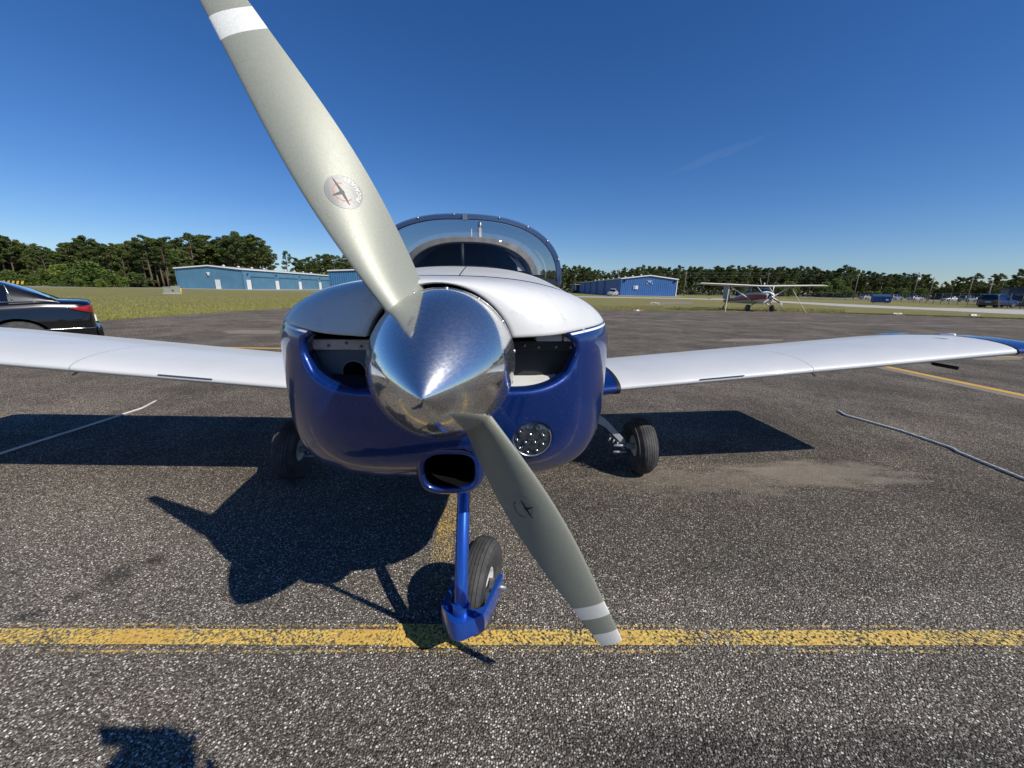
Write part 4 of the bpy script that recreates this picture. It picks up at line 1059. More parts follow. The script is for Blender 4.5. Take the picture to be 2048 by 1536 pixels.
# tie-down markers / chocks on the tarmac
M['redc'] = mat('faded red paint', (.26, .10, .08), .7); M['whc'] = mat('chalky white', (.6, .58, .54), .8)
def chock(px, py, label, s=1.0, cols=('whc', 'redc')):
    p = gp(px, py); r_ = empty('wheel_chock', p, random.uniform(-.3, .3), label=label, cat='chock')
    for i, c in enumerate(cols):
        x = (-.22 + .26 * i) * s; mb = MB(); mb.add([(x, -.08*s, 0), (x + .24*s, -.08*s, 0), (x + .24*s, .1*s, 0), (x, .1*s, 0), (x + .02*s, -.02*s, .11*s), (x + .22*s, -.02*s, .11*s), (x + .22*s, .03*s, .11*s), (x + .02*s, .03*s, .11*s)], [(3,2,1,0),(4,5,6,7),(0,1,5,4),(1,2,6,5),(2,3,7,6),(3,0,4,7)]); mb.build('wedge', M[c], r_, smooth=False)
    return r_
chock(1271, 622, 'small faded red and white block on the tarmac before the bright blue hangar', .95, ('redc', 'whc', 'redc'))
chock(1793, 629.5, 'pale broken block on the tarmac edge right of the parked high-wing aeroplane', 1.2, ('whc', 'whc'))
chock(1945, 631.5, 'flat white and red block on the tarmac edge below the parked cars', 1.1, ('whc', 'whc', 'redc'))
p = gp(1309, 609.5); bt = empty('wooden_trestle', p, .2, label='low pale timber trestle lying in the grass before the bright blue hangar', cat='trestle')
mb = MB(); mb.tube([(-.45, 0, .26), (.5, .05, .16)], .035, 6); mb.build('rail', M['whc'], bt)
for x0, x1, z in ((-.4, -.5, .25), (.4, .5, .17)):
    mb = MB(); mb.tube([(x0, 0, z), (x1, -.15, 0)], .03, 6); mb.build('leg', M['whc'], bt)

# ================================================================== cars
def paint(name, col, rough=.25, metal=.2):
    m = mat(name, col, rough, metal=metal, coat=1); q = N(m); co = q.obj()
    c = q.mix(q.val(q.noise(co, 30, 5, .7), .5, .8, 0, .06), col, (.10, .095, .08)); q.l(c, q.b.inputs['Base Color']); return m
M['tail'] = mat('red tail lamp', (.30, .008, .008), .12, coat=1); M['chromet'] = mat('chrome trim', (.7, .7, .7), .15, metal=1); M['head'] = mat('head lamp', (.5, .52, .55), .1, metal=.6, coat=1)
M['alloy'] = mat('alloy wheel', (.50, .51, .52), .28, metal=.85)
def make_car(name, label, cat, col, L=4.85, W=1.84, style='sedan', detail=True, group=None):
    """x forward (front at +L/2), y left, z up"""
    pm = paint(name + ' paint', col, .22, .3) if not isinstance(col, bpy.types.Material) else col
    root = empty(name, (0, 0, 0), 0, label=label, cat=cat, group=group)
    S = {'sedan': dict(belt=[(-1, .95), (-.93, 1.01), (-.72, 1.035), (-.5, 1.0), (0, .97), (.35, .94), (.6, .90), (.9, .78), (1, .66)],
                       g=(-.80, -.36, .16, .47), H=1.47, wb=(-.58, .60), R_=.335),
         'suv': dict(belt=[(-1, 1.02), (-.9, 1.10), (-.5, 1.08), (0, 1.06), (.4, 1.04), (.7, .98), (.95, .86), (1, .72)], g=(-.97, -.80, .14, .46), H=1.72, wb=(-.58, .60), R_=.36),
         'pickup': dict(belt=[(-1, 1.12), (-.6, 1.13), (-.1, 1.13), (.4, 1.10), (.7, 1.05), (.95, .98), (1, .8)], g=(-.22, -.16, .26, .48), H=1.85, wb=(-.60, .62), R_=.39)}[style]
    h2 = L / 2; n = 56 if detail else 30; zb0 = .20 if style == 'sedan' else .32; rows = []; Rw = S['R_']
    def hw(u):
        e = abs(u); base = W / 2 * (1 - .045 * e ** 3)
        return base * (1 - .32 * max(0, (e - .90) / .10) ** 2)
    for i in range(n + 1):
        u = -1 + 2 * i / n; u = math.copysign(abs(u) ** .9, u); zt = tab(u, S['belt']); w_ = hw(u); zb = zb0 + .10 * max(0, (abs(u) - .88) / .12)
        e = max(0, (abs(u) - .93) / .07) ** 2
        row = [(0, zt + .035), (w_ * .55, zt + .03), (w_ * .84, zt + .008), (w_ * .93, zt - .03), (w_ * .965, zt - .10), (w_ * .985, lerp(zb, zt, .72)), (w_ * 1.0, lerp(zb, zt, .56)), (w_ * .995, lerp(zb, zt, .40)), (w_ * .985, lerp(zb, zt, .22)), (w_ * .97, zb + .06), (w_ * .93, zb), (0, zb)]
        m_ = []
        for k in range(len(row) - 1):
            a, b = row[k], row[k + 1]; st = 3 if 3 <= k <= 8 else 1
            for j in range(st): m_.append((lerp(a[0], b[0], j / st), lerp(a[1], b[1], j / st)))
        m_.append(row[-1]); full = m_ + [(-a, b) for a, b in m_[-2:0:-1]]
        x = u * h2 - math.copysign(.10 * e, u)
        rows.append([Vector((x, a, b)) for a, b in full])
    n2 = len(rows[0]); mb = MB(); pts = [p for r_ in rows for p in r_]
    wx = [f * h2 for f in S['wb']]
    Fv = [min((math.hypot(p.x - xw, p.z - Rw) - (Rw + .055)) if abs(p.y) > .5 * W / 2 else 1 for xw in wx) for p in pts]
    V_ = list(pts); cache = {}
    for i in range(n):
        for j in range(n2):
            qd = [i*n2+j, i*n2+(j+1)%n2, (i+1)*n2+(j+1)%n2, (i+1)*n2+j]; sg = [Fv[k] >= 0 for k in qd]
            if all(sg): mb.f.append(tuple(qd)); mb.m.append(0); continue
            if not any(sg): continue
            out = []
            for a in range(4):
                b = (a + 1) % 4
                if sg[a]: out.append(qd[a])
                if sg[a] != sg[b]:
                    k = (min(qd[a], qd[b]), max(qd[a], qd[b]))
                    if k not in cache: t = Fv[qd[a]] / (Fv[qd[a]] - Fv[qd[b]]); cache[k] = len(V_); V_.append(pts[qd[a]].lerp(pts[qd[b]], t))
                    out.append(cache[k])
            mb.f.append(tuple(out)); mb.m.append(0)
    mb.v = [tuple(p) for p in V_]
    mb.f += [tuple(range(n2)), tuple(n * n2 + k for k in range(n2))]; mb.m += [0, 0]
    if style == 'pickup': pass
    body = mb.build('body', pm, root, sharp=50)
    mb = MB(); mb.box((-h2 + .25, -W / 2 + .22, zb0 + .05), (h2 - .25, W / 2 - .22, .8)); mb.build('underbody', M['seam'], root)
    # greenhouse
    g0, g1, g2, g3 = [g * h2 for g in S['g']]; H = S['H']; rr = []; ng = 22
    for i in range(ng + 1):
        x = lerp(g0, g3, i / ng); zt = tab(x / h2, S['belt'])
        if x < g1: k = max(0, math.sin((x - g0) / (g1 - g0) * math.pi / 2)) ** (.9 if style == 'sedan' else .6)
        elif x > g2: k = max(0, math.sin((g3 - x) / (g3 - g2) * math.pi / 2)) ** .9
        else: k = 1
        k = max(k, .001); zr = zt + (H - zt + .02 * math.sin(math.pi * i / ng)) * k; wb_ = W / 2 * .90; wt = lerp(wb_ * .97, W / 2 * .68, k)
        side = [(lerp(wb_, wt, t) + .015 * math.sin(math.pi * t), lerp(zt - .02, zr - .05 * k, t)) for t in (0, .25, .5, .75, 1)] + [(wt * .88, zr - .012), (wt * .5, zr + .006), (0, zr + .012)]
        rr.append([Vector((x, a, b)) for a, b in side] + [Vector((x, -a, b)) for a, b in side[-2::-1]])
    mb = MB(); mb.grid(rr); mb.build('windows', M['carglass'], root, sharp=45)
    nr = len(rr[0]); mb = MB()
    rf = [[p + Vector((0, 0, .006)) * 1 + Vector((0, math.copysign(.004, p.y) if abs(p.y) > .1 else 0, 0)) for p in r_[4:nr - 4]] for r_ in rr if g1 - .12 < r_[0].x < g2 + .12]
    mb.grid(rf); mb.build('roof', pm, root, sharp=50)
    def pillar(i0, i1, wd=1):
        for sd in (0, 1):
            mb = MB(); seg = []
            for r_ in rr[i0:i1 + 1]:
                s_ = r_[:5] if sd == 0 else r_[nr - 5:][::-1]
                seg.append([p + Vector((0, .006 if sd == 0 else -.006, .002)) for p in s_])
            if len(seg) > 1: mb.grid(seg); mb.build('pillar', pm, root)
    pillar(0, 3 if style != 'sedan' else 4); ix = int(ng * .52); pillar(ix, ix + 1); pillar(ng - 2, ng)
    if style == 'pickup':
        mb = MB(); zt = 1.16; mb.box((-h2 + .12, -W / 2 + .12, zt + .001), (g0 - .05, W / 2 - .12, zt + .004)); mb.build('bed_opening', M['seam'], root)
    # wheels
    wm_ = None
    for xw in wx:
        for sd in (1, -1):
            Mx = Matrix.Translation((xw, sd * (W / 2 - .125), Rw)) @ (Matrix.Rotation(math.pi, 4, 'Z') if sd < 0 else Matrix.Identity(4))
            if wm_ is None:
                mb = MB(); mb.lathe([(.22, -.09), (Rw * .93, -.10), (Rw, -.07), (Rw, .07), (Rw * .95, .10), (Rw * .72, .105), (Rw * .69, .09), (Rw * .66, .07)], 32); wo = mb.build('wheel', M['tyre'], root, sharp=40)
                mb = MB(); mb.lathe([(Rw * .69, .085), (Rw * .70, .098), (Rw * .66, .096), (Rw * .63, .05), (Rw * .60, .0)], 32)
                for k in range(10):
                    a = 2 * math.pi * k / 10; mb.box((.04, .055, -.018), (Rw * .66, .09, .018), M=Matrix.Rotation(a, 4, 'Y'))
                mb.lathe([(.07, .08), (.06, .10), (0, .102)], 16)
                ro = mb.build('rim', M['alloy'], wo, sharp=35); mb = MB(); mb.lathe([(Rw * .64, .02), (0, .02)], 24); ho = mb.build('brake_disc', M['seam'], wo)
                wm_ = (wo.data, ro.data, ho.data)
            else:
                wo = link('wheel', wm_[0], root)
                if detail: link('rim', wm_[1], wo); link('brake_disc', wm_[2], wo)
                else: link('rim', wm_[1], wo)
            wo.matrix_local = Mx
    # lamps and trims
    for sd in (1, -1):
        zt = tab(-.95, S['belt']); mb = MB(); rws = []
        for k in range(10):
            u = lerp(-.995, -.84, k / 9); w_ = hw(u); e = max(0, (abs(u) - .93) / .07) ** 2; x = u * h2 + .10 * e; zc_ = zt - .11 + .02 * k / 9; hh = .085 * (1 - (k / 9) ** 1.6) + .006
            rws.append([Vector((x - .004, sd * (w_ * 1.0 + .006), zc_ + hh - .01)), Vector((x - .006, sd * (w_ * 1.0 + .016), zc_)), Vector((x - .004, sd * (w_ * 1.0 + .012), zc_ - hh))])
        mb.grid(rws)
        mb.add([(-h2 + .085, sd * hw(-1) * 1.0, zt - .03), (-h2 + .085, sd * .48, zt - .05), (-h2 + .085, sd * .50, zt - .17), (-h2 + .085, sd * hw(-1), zt - .19)], [(0, 1, 2, 3)])
        mb.build('tail_light', M['tail'], root)
        mb = MB(); zf = tab(.97, S['belt']) - .06; mb.box((h2 * .90, sd * W * .33 - .2, zf - .14), (h2 * .965, sd * W * .33 + .18, zf - .02)); mb.build('headlight', M['head'], root, bevel=.02)
        mb = MB(); mb.box((g2 + .06, sd * (W / 2 - .02) - .1, 1.0 if style == 'sedan' else 1.1), (g2 + .22, sd * (W / 2 - .02) + .14, 1.13 if style == 'sedan' else 1.28)); mb.build('door_mirror', pm, root, bevel=.03)
        if detail:
            for xa in (-.36, .72):
                mb = MB(); zh = .84; yy = sd * W / 2
                mb.tube([(xa - .11, yy * .985, zh), (xa - .09, yy * 1.02, zh + .004), (xa + .09, yy * 1.02, zh + .004), (xa + .11, yy * .985, zh)], .013, 8); mb.build('door_handle', M['chromet'], root)
            mb = MB(); mb.tube([(g0 + .30, sd * W / 2 * .905, tab(g0 / h2, S['belt']) + .01), (0, sd * W / 2 * .905, .985), (g3 - .2, sd * W / 2 * .90, .945)], .010, 6); mb.build('window_trim', M['chromet'], root)
            q0 = [r_[2 + (0 if sd > 0 else 0)] for r_ in rr]
            mb = MB(); pr = []
            for r_ in rr[4:19]:
                s_ = r_[4] if sd > 0 else r_[nr - 5]; pr.append(s_ + Vector((0, sd * .010, .0)))
            pr = [Vector((g0 + .52, sd * W / 2 * .905, 1.02))] + pr
            mb.tube(pr, .009, 6); mb.build('window_trim', M['chromet'], root)
            for xa in (-.52, .36, 1.22):
                mb = MB(); yy = sd * (W / 2); mb.tube([(xa, yy * .972, .90), (xa, yy * .992, .65), (xa, yy * .980, .32)], .004, 4); mb.build('door_gap', M['seam'], root)
            mb = MB(); rws = []
            for k in range(12):
                u = lerp(-1, -.70, k / 11); w_ = hw(u); e = max(0, (abs(u) - .93) / .07) ** 2; rws.append(Vector((u * h2 + .10 * e, sd * (w_ * .995 + .006), .50)))
            mb.tube(rws, .010, 6); mb.build('bumper_trim', M['chromet'], root)
    mb = MB(); zt = tab(-1, S['belt']); mb.box((-h2 + .075, -.26, zt - .36), (-h2 + .099, .26, zt - .24)); mb.build('number_plate', M['trimw'], root, smooth=False)
    mb = MB(); mb.box((-h2 + .03, -W * .40, .30), (-h2 + .12, W * .40, .52)); mb.build('rear_bumper', pm if style != 'pickup' else M['chromet'], root, bevel=.03)
    return root
def copy_tree(o, parent=None):
    c = o.copy(); COL.objects.link(c); c.parent = parent
    if parent is not None: c.matrix_parent_inverse = o.matrix_parent_inverse.copy()
    for ch_ in list(o.children): copy_tree(ch_, c)
    return c
# black saloon at the left
C0 = gp(216, 707)                                               # below its rear corner
sedan = make_car('parked_car', 'glossy black saloon car cut off by the left edge of the photo, by the grass', 'car', (.004, .0042, .005), L=4.95, W=1.86)
fd_ = Vector((-.665, -.747, 0)).normalized(); lf_ = Vector((-fd_.y, fd_.x, 0))
ctr = Vector((C0.x, C0.y, 0)) * 1.035 + fd_ * (4.95 / 2 - .05) - lf_ * 0 
sedan.rotation_euler.z = math.atan2(fd_.y, fd_.x)
ctr = ctr - lf_ * (1.86 / 2) * (1 if lf_.dot(-ctr) > 0 else -1)
sedan.location = ctr; sedan.scale = (1, 1, .93)
# pickup behind the hangar corner
pk = make_car('pickup_truck', 'white pickup truck parked against the dark side of the bright blue hangar', 'pickup', (.78, .78, .78), L=5.4, W=1.95, style='pickup', detail=False)
p = ap(1226.5, 103); pk.location = (p.x, p.y, 0); pk.rotation_euler.z = R(62)
# cars by the right edge
suv = make_car('parked_car', 'dark blue hatchback parked side-on at the far right near the fence end', 'car', (.012, .030, .16), L=4.2, W=1.8, style='suv', detail=False)
p = gp(2008, 615.5); suv.location = (p.x, p.y + .9, 0); suv.rotation_euler.z = R(3)
bk = make_car('parked_car', 'black estate car parked behind the dark blue hatchback', 'car', (.01, .01, .012), L=4.4, W=1.8, style='suv', detail=False)
p = ap(1987, 53); bk.location = (p.x, p.y, 0); bk.rotation_euler.z = R(30)
b3 = copy_tree(bk); b3['label'] = 'black car cut off by the right edge of the photo next to the dark building'; p = ap(2062, 56); b3.location = (p.x, p.y, 0); b3.rotation_euler.z = R(10)
# car park beyond the fence
wc = make_car('distant_car', 'white saloon in the car park beyond the chain-link fence', 'car', (.60, .60, .60), L=4.7, style='sedan', detail=False)
p = ap(1903, 118); wc.location = (p.x, p.y, 0); wc.rotation_euler.z = R(175)
gc = make_car('distant_car', 'silver car beyond the fence behind the rubbish container', 'car', (.30, .31, .33), L=4.6, style='suv', detail=False)
p = ap(1792, 128); gc.location = (p.x, p.y, 0); gc.rotation_euler.z = R(10)
far_cars = [(1735, 132, wc, 8, 'white car far beyond the fence just left of the rubbish container'), (1832, 130, wc, 5, 'white car beyond the fence right below the utility pole with the transformer'),
            (1937, 110, gc, 8, 'silver car beyond the fence right of the white saloon'), (1955, 112, wc, 178, 'white car beyond the fence nearest to the black estate car')]
for px, Y, src, rz, lb in far_cars:
    c = copy_tree(src); c['label'] = lb; p = ap(px, Y); c.location = (p.x, p.y, 0); c.rotation_euler.z = R(rz)
lot = [ap(1600, 150), ap(2200, 96), ap(2200, 132), ap(1600, 190)]
sheet('car_park', [(p.x, p.y) for p in lot], -.005, M['path'])

# ================================================================== second aeroplane (high wing, on its tail wheel)
hp = gp(1516, 622.5)
hw_ = empty('high_wing_aircraft', (hp.x, hp.y, 0), R(2.5), label='red and white high-wing tailwheel aeroplane tied down at the edge of the tarmac', cat='airplane')
HS = .93
M['red'] = worn('faded red paint', (.36, .055, .035), .4, .1, 3, .3); M['cream'] = worn('chalky cream paint', (.66, .64, .60), .5, .1, 3, .4)
def fus(y, z):                                                   # tail-low attitude: y aft
    return z - .0
def body_rows(T, k=20):
    rows = []
    for y, hw1, zb, zt in T:
        rows.append([Vector((hw1 * spow(math.cos(2*math.pi*j/k), .7), y, (zb + zt) / 2 + (zt - zb) / 2 * spow(math.sin(2*math.pi*j/k), .7))) * HS for j in range(k)])
    return rows
T = [(-1.15, .30, .88, 1.42), (-1.05, .40, .78, 1.52), (-.6, .50, .68, 1.60), (-.2, .55, .62, 1.62), (.4, .55, .58, 1.60), (1.2, .50, .56, 1.58), (2.2, .34, .55, 1.35), (3.4, .20, .55, 1.05), (4.6, .08, .52, .82), (5.0, .03, .55, .78)]
mb = MB(); rws = body_rows(T); n = 20; mb.grid(rws, closed=True)
for i in range(len(mb.f)):
    cz = sum(mb.v[k][2] for k in mb.f[i]) / 4; cy = sum(mb.v[k][1] for k in mb.f[i]) / 4
    zmid = tab(cy / HS, [(-1.2, 1.12), (.3, 1.12), (5, .72)]) * HS
    if abs(cz - zmid) < .15 * HS: mb.m[i] = 1
mb.f += [tuple(range(20))]; mb.m += [0]
fu = mb.build('fuselage', [M['cream'], M['red']], hw_)
mb = MB(); T2 = [(-.62, .44, 1.50, 1.58), (-.30, .50, 1.5, 1.85), (0, .52, 1.5, 1.98), (.9, .50, 1.5, 1.96), (1.8, .36, 1.3, 1.50)]
mb.grid(body_rows(T2), closed=True); mb.build('cabin_glazing', M['carglass'], hw_)
for sd in (-1, 1):
    mb = MB(); mb.tube([Vector((sd * .44, -.62, 1.56)) * HS, Vector((sd * .51, -.05, 1.98)) * HS], .03, 6); mb.build('windscreen_pillar', M['cream'], hw_)
    mb = MB(); mb.tube([Vector((sd * .555, .45, 1.55)) * HS, Vector((sd * .53, .45, 1.98)) * HS], .04, 6); mb.build('door_post', M['cream'], hw_)
    mb = MB(); mb.tube([Vector((sd * .54, .15, .80)) * HS, Vector((sd * 2.6, .30, 2.02)) * HS], .05, 8); mb.build('wing_strut', M['cream'], hw_)
    mb = MB(); mb.tube([Vector((sd * .40, -.1, .72)) * HS, Vector((sd * .98, -.15, .26)) * HS], [.05, .035], 8); mb.build('gear_leg', M['steel'], hw_)
    ax_ = Vector((sd * 1.02, -.15, .26)) * HS
    mb = MB(); mb.lathe([(.0, -.07), (.12, -.075), (.20, -.085), (.25, -.05), (.25, .05), (.20, .085), (.12, .075), (0, .07)], 20, Matrix.Translation(ax_) @ Matrix.Rotation(R(90), 4, 'Z')); wl = mb.build('main_wheel', M['tyre'], hw_)
    mb = MB(); mb.lathe([(.10, .078), (0, .082)], 14, Matrix.Translation(ax_) @ Matrix.Rotation(R(-90 * sd), 4, 'Z')); mb.build('rim', M['red'], wl)
    mb = MB(); loops = []
    for s in (0, .6, 2.4, 4.4, 5.0, 5.25):
        c = 1.60 if s < 2.5 else lerp(1.60, 1.12, (s - 2.4) / 2.85); k = 1 if s < 5.2 else .8
        loops.append([Vector((sd * s, -.25 + x * c * k, 1.99 + .028 * s - (.05 if s > 5.1 else 0) + h * c * .95 - x * c * .06)) * HS for x, h in UP + LO[-2:0:-1]])
    loft(mb, loops, cap1=True); mb.build('wing', M['cream'], hw_)
    mb = MB(); foil_loft(mb, Vector((sd * .04, 4.35, .86)) * HS, Vector((sd * 1.55, 4.6, .86)) * HS, .85, .55, .06, .04); mb.build('tailplane', M['cream'], hw_)
mb = MB(); foil_loft(mb, Vector((0, 3.9, .90)) * HS, Vector((0, 4.75, 2.35)) * HS, 1.2, .55, .10, .05, True); mb.build('fin', worn('grey fin', (.30, .31, .32), .5), hw_)
mb = MB(); mb.lathe([(0, -1.42 * HS), (.09, -1.34 * HS), (.14, -1.20 * HS), (.15, -1.14 * HS)], 20, Matrix.Translation((0, 0, 1.15 * HS))); mb.build('spinner', M['alu'], hw_)
mb = MB(); mb.lathe([(.16, -1.18 * HS), (.22, -1.165 * HS), (.22, -1.14 * HS)], 16, Matrix.Translation((.0, 0, 1.15 * HS))); mb.build('intake', M['seam'], hw_)
mb = MB(); mb.tube([Vector((.12, -1.0, .80)) * HS, Vector((.2, -1.12, .62)) * HS], .05, 8); mb.build('exhaust_pipe', M['steel'], hw_)
mb = MB(); mb.tube([Vector((0, 4.6, .6)) * HS, Vector((0, 4.85, .15)) * HS], .03, 6); mb.lathe([(0, -.03), (.1, -.03), (.1, .03), (0, .03)], 14, Matrix.Translation(Vector((0, 4.88, .11)) * HS) @ Matrix.Rotation(R(90), 4, 'Z')); mb.build('tail_wheel', M['tyre'], hw_)
for ang, mt in ((4, M['cream']), (118, M['steel']), (232, M['cream'])):
    a = R(ang); mb = MB(); rws = []
    for r_, c, b in ((.08, .10, 55), (.3, .15, 38), (.6, .15, 24), (.88, .10, 16)):
        e_ = Vector((math.sin(a), 0, math.cos(a))); t_ = Vector((-math.cos(a), 0, math.sin(a))); d = t_ * math.cos(R(b)) + Vector((0, -1, 0)) * math.sin(R(b)); nn = Vector((0, -1, 0)) * math.cos(R(b)) - t_ * math.sin(R(b))
        o_ = Vector((0, -1.24, 1.15)) + e_ * r_; rws.append([(o_ + d * c / 2) * HS, (o_ + nn * .015) * HS, (o_ - d * c / 2) * HS, (o_ - nn * .006) * HS])
    mb.grid(rws, closed=True); mb.f.append((12, 13, 14, 15)); mb.m.append(0); mb.build('propeller_blade', mt, hw_)
MB().tube([Vector((.15, .3, 2.02)) * HS, Vector((.05, .5, 2.62)) * HS], .012, 5).build('aerial_rod', M['trimw'], hw_)
MB().tube([Vector((.3, .2, 2.03)) * HS, Vector((.3, .25, 2.25)) * HS], .05, 6).build('beacon', M['cream'], hw_)
def strap(a, b, label, m):
    mb = MB(); pts = [a.lerp(b, i / 8) + Vector((0, 0, -.06 * math.sin(math.pi * i / 8))) for i in range(9)]
    return tag(mb.tube(pts, .022, 6).build('tie_down_strap', m), label, 'strap')
M['strap'] = mat('pale yellow strap', (.62, .58, .36), .7)
Wm = hw_.matrix_basis @ Matrix.Identity(4) if False else Matrix.Translation(hw_.location) @ Matrix.Rotation(R(2.5), 4, 'Z')
strap(Wm @ (Vector((-2.55, .3, 2.0)) * HS), gp(1450, 624), 'pale tie-down strap from the left wing of the high-wing aeroplane to the tarmac', M['strap'])
strap(Wm @ (Vector((2.65, .3, 2.0)) * HS), gp(1613, 626.5), 'pale tie-down strap from the right wing of the high-wing aeroplane to the tarmac', M['strap'])
a = Wm @ (Vector((.80, -1.26, .73)) * HS)
mb = MB()
for dx, dl in ((0, .32), (.06, .42), (.11, .34)):
    mb.tube([a + Vector((dx - .02, 0, .03)), a + Vector((dx + .02, -.03, -dl * .5)), a + Vector((dx, 0, -dl))], [.018, .024, .012], 5)
tag(mb.build('rag', M['cream']), 'white rag hanging from the lower right propeller blade of the high-wing aeroplane', 'rag')

# ================================================================== fence, poles and wires
def chainlink():
    m = mat('chain-link mesh', (.10, .105, .11), .6, metal=.3); q = N(m); co = q.obj()
    mp = q.n('Mapping'); mp.inputs['Rotation'].default_value = (0, R(45), 0); q.l(co, mp.inputs[0])
    sx = q.n('SeparateXYZ'); q.l(mp.outputs[0], sx.inputs[0]); o = None
    for k in (0, 2):
        w_ = q.math('PINGPONG', sx.outputs[k], .06); f = q.math('LESS_THAN', w_, .0075); o = f if o is None else q.math('MAXIMUM', o, f)
    q.l(o, q.b.inputs['Alpha']); return m
M['link'] = chainlink(); M['post'] = mat('fence post steel', (.12, .125, .13), .6, metal=.4)
fpts = [ap(1130, 185), ap(1370, 160), ap(1560, 118), ap(1720, 96), ap(1830, 80), ap(1960, 58), ap(2075, 44)]
def fence(pts, label, h=1.85):
    root = empty('chain_link_fence', pts[0], 0, label=label, cat='fence'); acc = 0; o0 = pts[0]; posts = []
    for a, b in zip(pts, pts[1:]):
        L_ = (b - a).length; k = max(1, round(L_ / 3.2))
        for i in range(k): posts.append(a.lerp(b, i / k) - o0)
    posts.append(pts[-1] - o0); pm_ = None; rl = MB()
    for a, b in zip(posts, posts[1:]):
        rl.tube([a + Vector((0, 0, h)), b + Vector((0, 0, h))], .022, 5)
    rl.build('top_rail', M['post'], root)
    for p in posts:
        if pm_ is None: mb = MB(); mb.tube([(0, 0, 0), (0, 0, h + .05)], .035, 6); o = mb.build('fence_post', M['post'], root); pm_ = o.data
        else: o = link('fence_post', pm_, root)
        o.location = p
    for a, b in zip(pts, pts[1:]):
        d = b - a; ang = math.atan2(d.y, d.x); mb = MB(); mb.add([(0, 0, .03), (d.length, 0, .03), (d.length, 0, h), (0, 0, h)], [(0, 1, 2, 3)])
        o = mb.build('mesh_panel', M['link'], root, smooth=False); o.location = a - o0; o.rotation_euler.z = ang
fence(fpts, 'long grey chain-link fence crossing behind the high-wing aeroplane to the right edge')
M['wood'] = worn('weathered pole wood', (.20, .17, .14), .85, .2, 3, .3)
poles = [(1234, 176, 10.6, 0), (1368, 150, 9.0, 0), (1531, 170, 10.2, 0), (1708, 128, 8.2, 0), (1826, 128, 8.9, 1), (1858, 118, 7.0, 0), (1935, 104, 6.6, 0), (1975, 74, 4.4, 0)]
pt = []
names = ['behind the bright blue hangar corner', 'right of the bright blue hangar', 'behind the high-wing aeroplane', 'right of the high-wing aeroplane', 'carrying a pale transformer, above the car park', 'just right of the transformer pole', 'above the far car park, between the transformer pole and the dark building', 'short one left of the dark building']
for (px, Y, h, tr), nm in zip(poles, names):
    p = ap(px, Y); r_ = empty('utility_pole', p, R(20), label='wooden utility pole ' + nm, cat='pole', group='utility poles along the far road')
    mb = MB(); mb.tube([(0, 0, 0), (0, 0, h)], [.16, .11], 8); mb.build('shaft', M['wood'], r_)
    mb = MB(); mb.box((-.9, -.06, h - .7), (.9, .06, h - .55)); mb.build('crossarm', M['wood'], r_, smooth=False)
    if tr:
        for x in (-.4, .45):
            mb = MB(); mb.tube([(x, -.3, h - 2.6), (x, -.3, h - 1.7)], .24, 10); mb.build('transformer', M['trimw'], r_)
    pt.append((p, h))
M['wire'] = mat('power cable', (.10, .10, .10), .6)
chain = [(ap(1090, 190), 10.4)] + [pt[0], pt[2], (ap(1690, 152), 9.6), pt[4]]
k_ = 0
for (a, ha), (b, hb) in zip(chain, chain[1:]):
    for dz, nm in ((-.1, 'top'), (-1.3, 'middle'), (-2.1, 'lower')):
        mb = MB(); pts = [a.lerp(b, i / 12) + Vector((0, 0, lerp(ha, hb, i / 12) + dz - .5 * math.sin(math.pi * i / 12))) for i in range(13)]
        tag(mb.tube(pts, .022, 4).build('power_line', M['wire']), 'one of the dark overhead cables strung in front of the right-hand pine wood', 'cable', 'overhead cables in front of the right-hand wood')

# ================================================================== trees
def leaf_mat(name, c0, c1, c2):
    m = mat(name, c0, .65); q = N(m); co = q.obj(); oi = q.n('ObjectInfo')
    n = q.noise(co, .55, 3); c = q.ramp(n, [(.32, c0), (.5, c1), (.68, c2)])
    c = q.mix(1.0, c, q.ramp(oi.outputs['Random'], [(0, (.80, .85, .75)), (.5, (1, 1, 1)), (1, (1.3, 1.2, .95))]), 'MULTIPLY')
    c = q.mix(1.0, c, q.ramp(q.noise(co, 4, 2), [(.3, (.7, .7, .7)), (.7, (1.3, 1.3, 1.3))]), 'MULTIPLY')
    q.l(c, q.b.inputs['Base Color'])
    tr = q.n('BsdfTranslucent'); q.l(c, tr.inputs[0]); mx = q.n('MixShader'); mx.inputs[0].default_value = .25
    q.l(q.b.outputs[0], mx.inputs[1]); q.l(tr.outputs[0], mx.inputs[2]); q.l(mx.outputs[0], q.t.nodes['Material Output'].inputs[0])
    return m
M['pine'] = leaf_mat('pine needles', (.048, .078, .018), (.085, .120, .026), (.125, .150, .040))
M['decid'] = leaf_mat('broadleaf foliage', (.070, .115, .020), (.11, .165, .030), (.16, .20, .045))
M['palm'] = leaf_mat('dry mixed foliage', (.080, .095, .024), (.13, .13, .038), (.17, .15, .05))
M['bark'] = worn('pine bark', (.13, .095, .07), .9, .25, 3, .4)
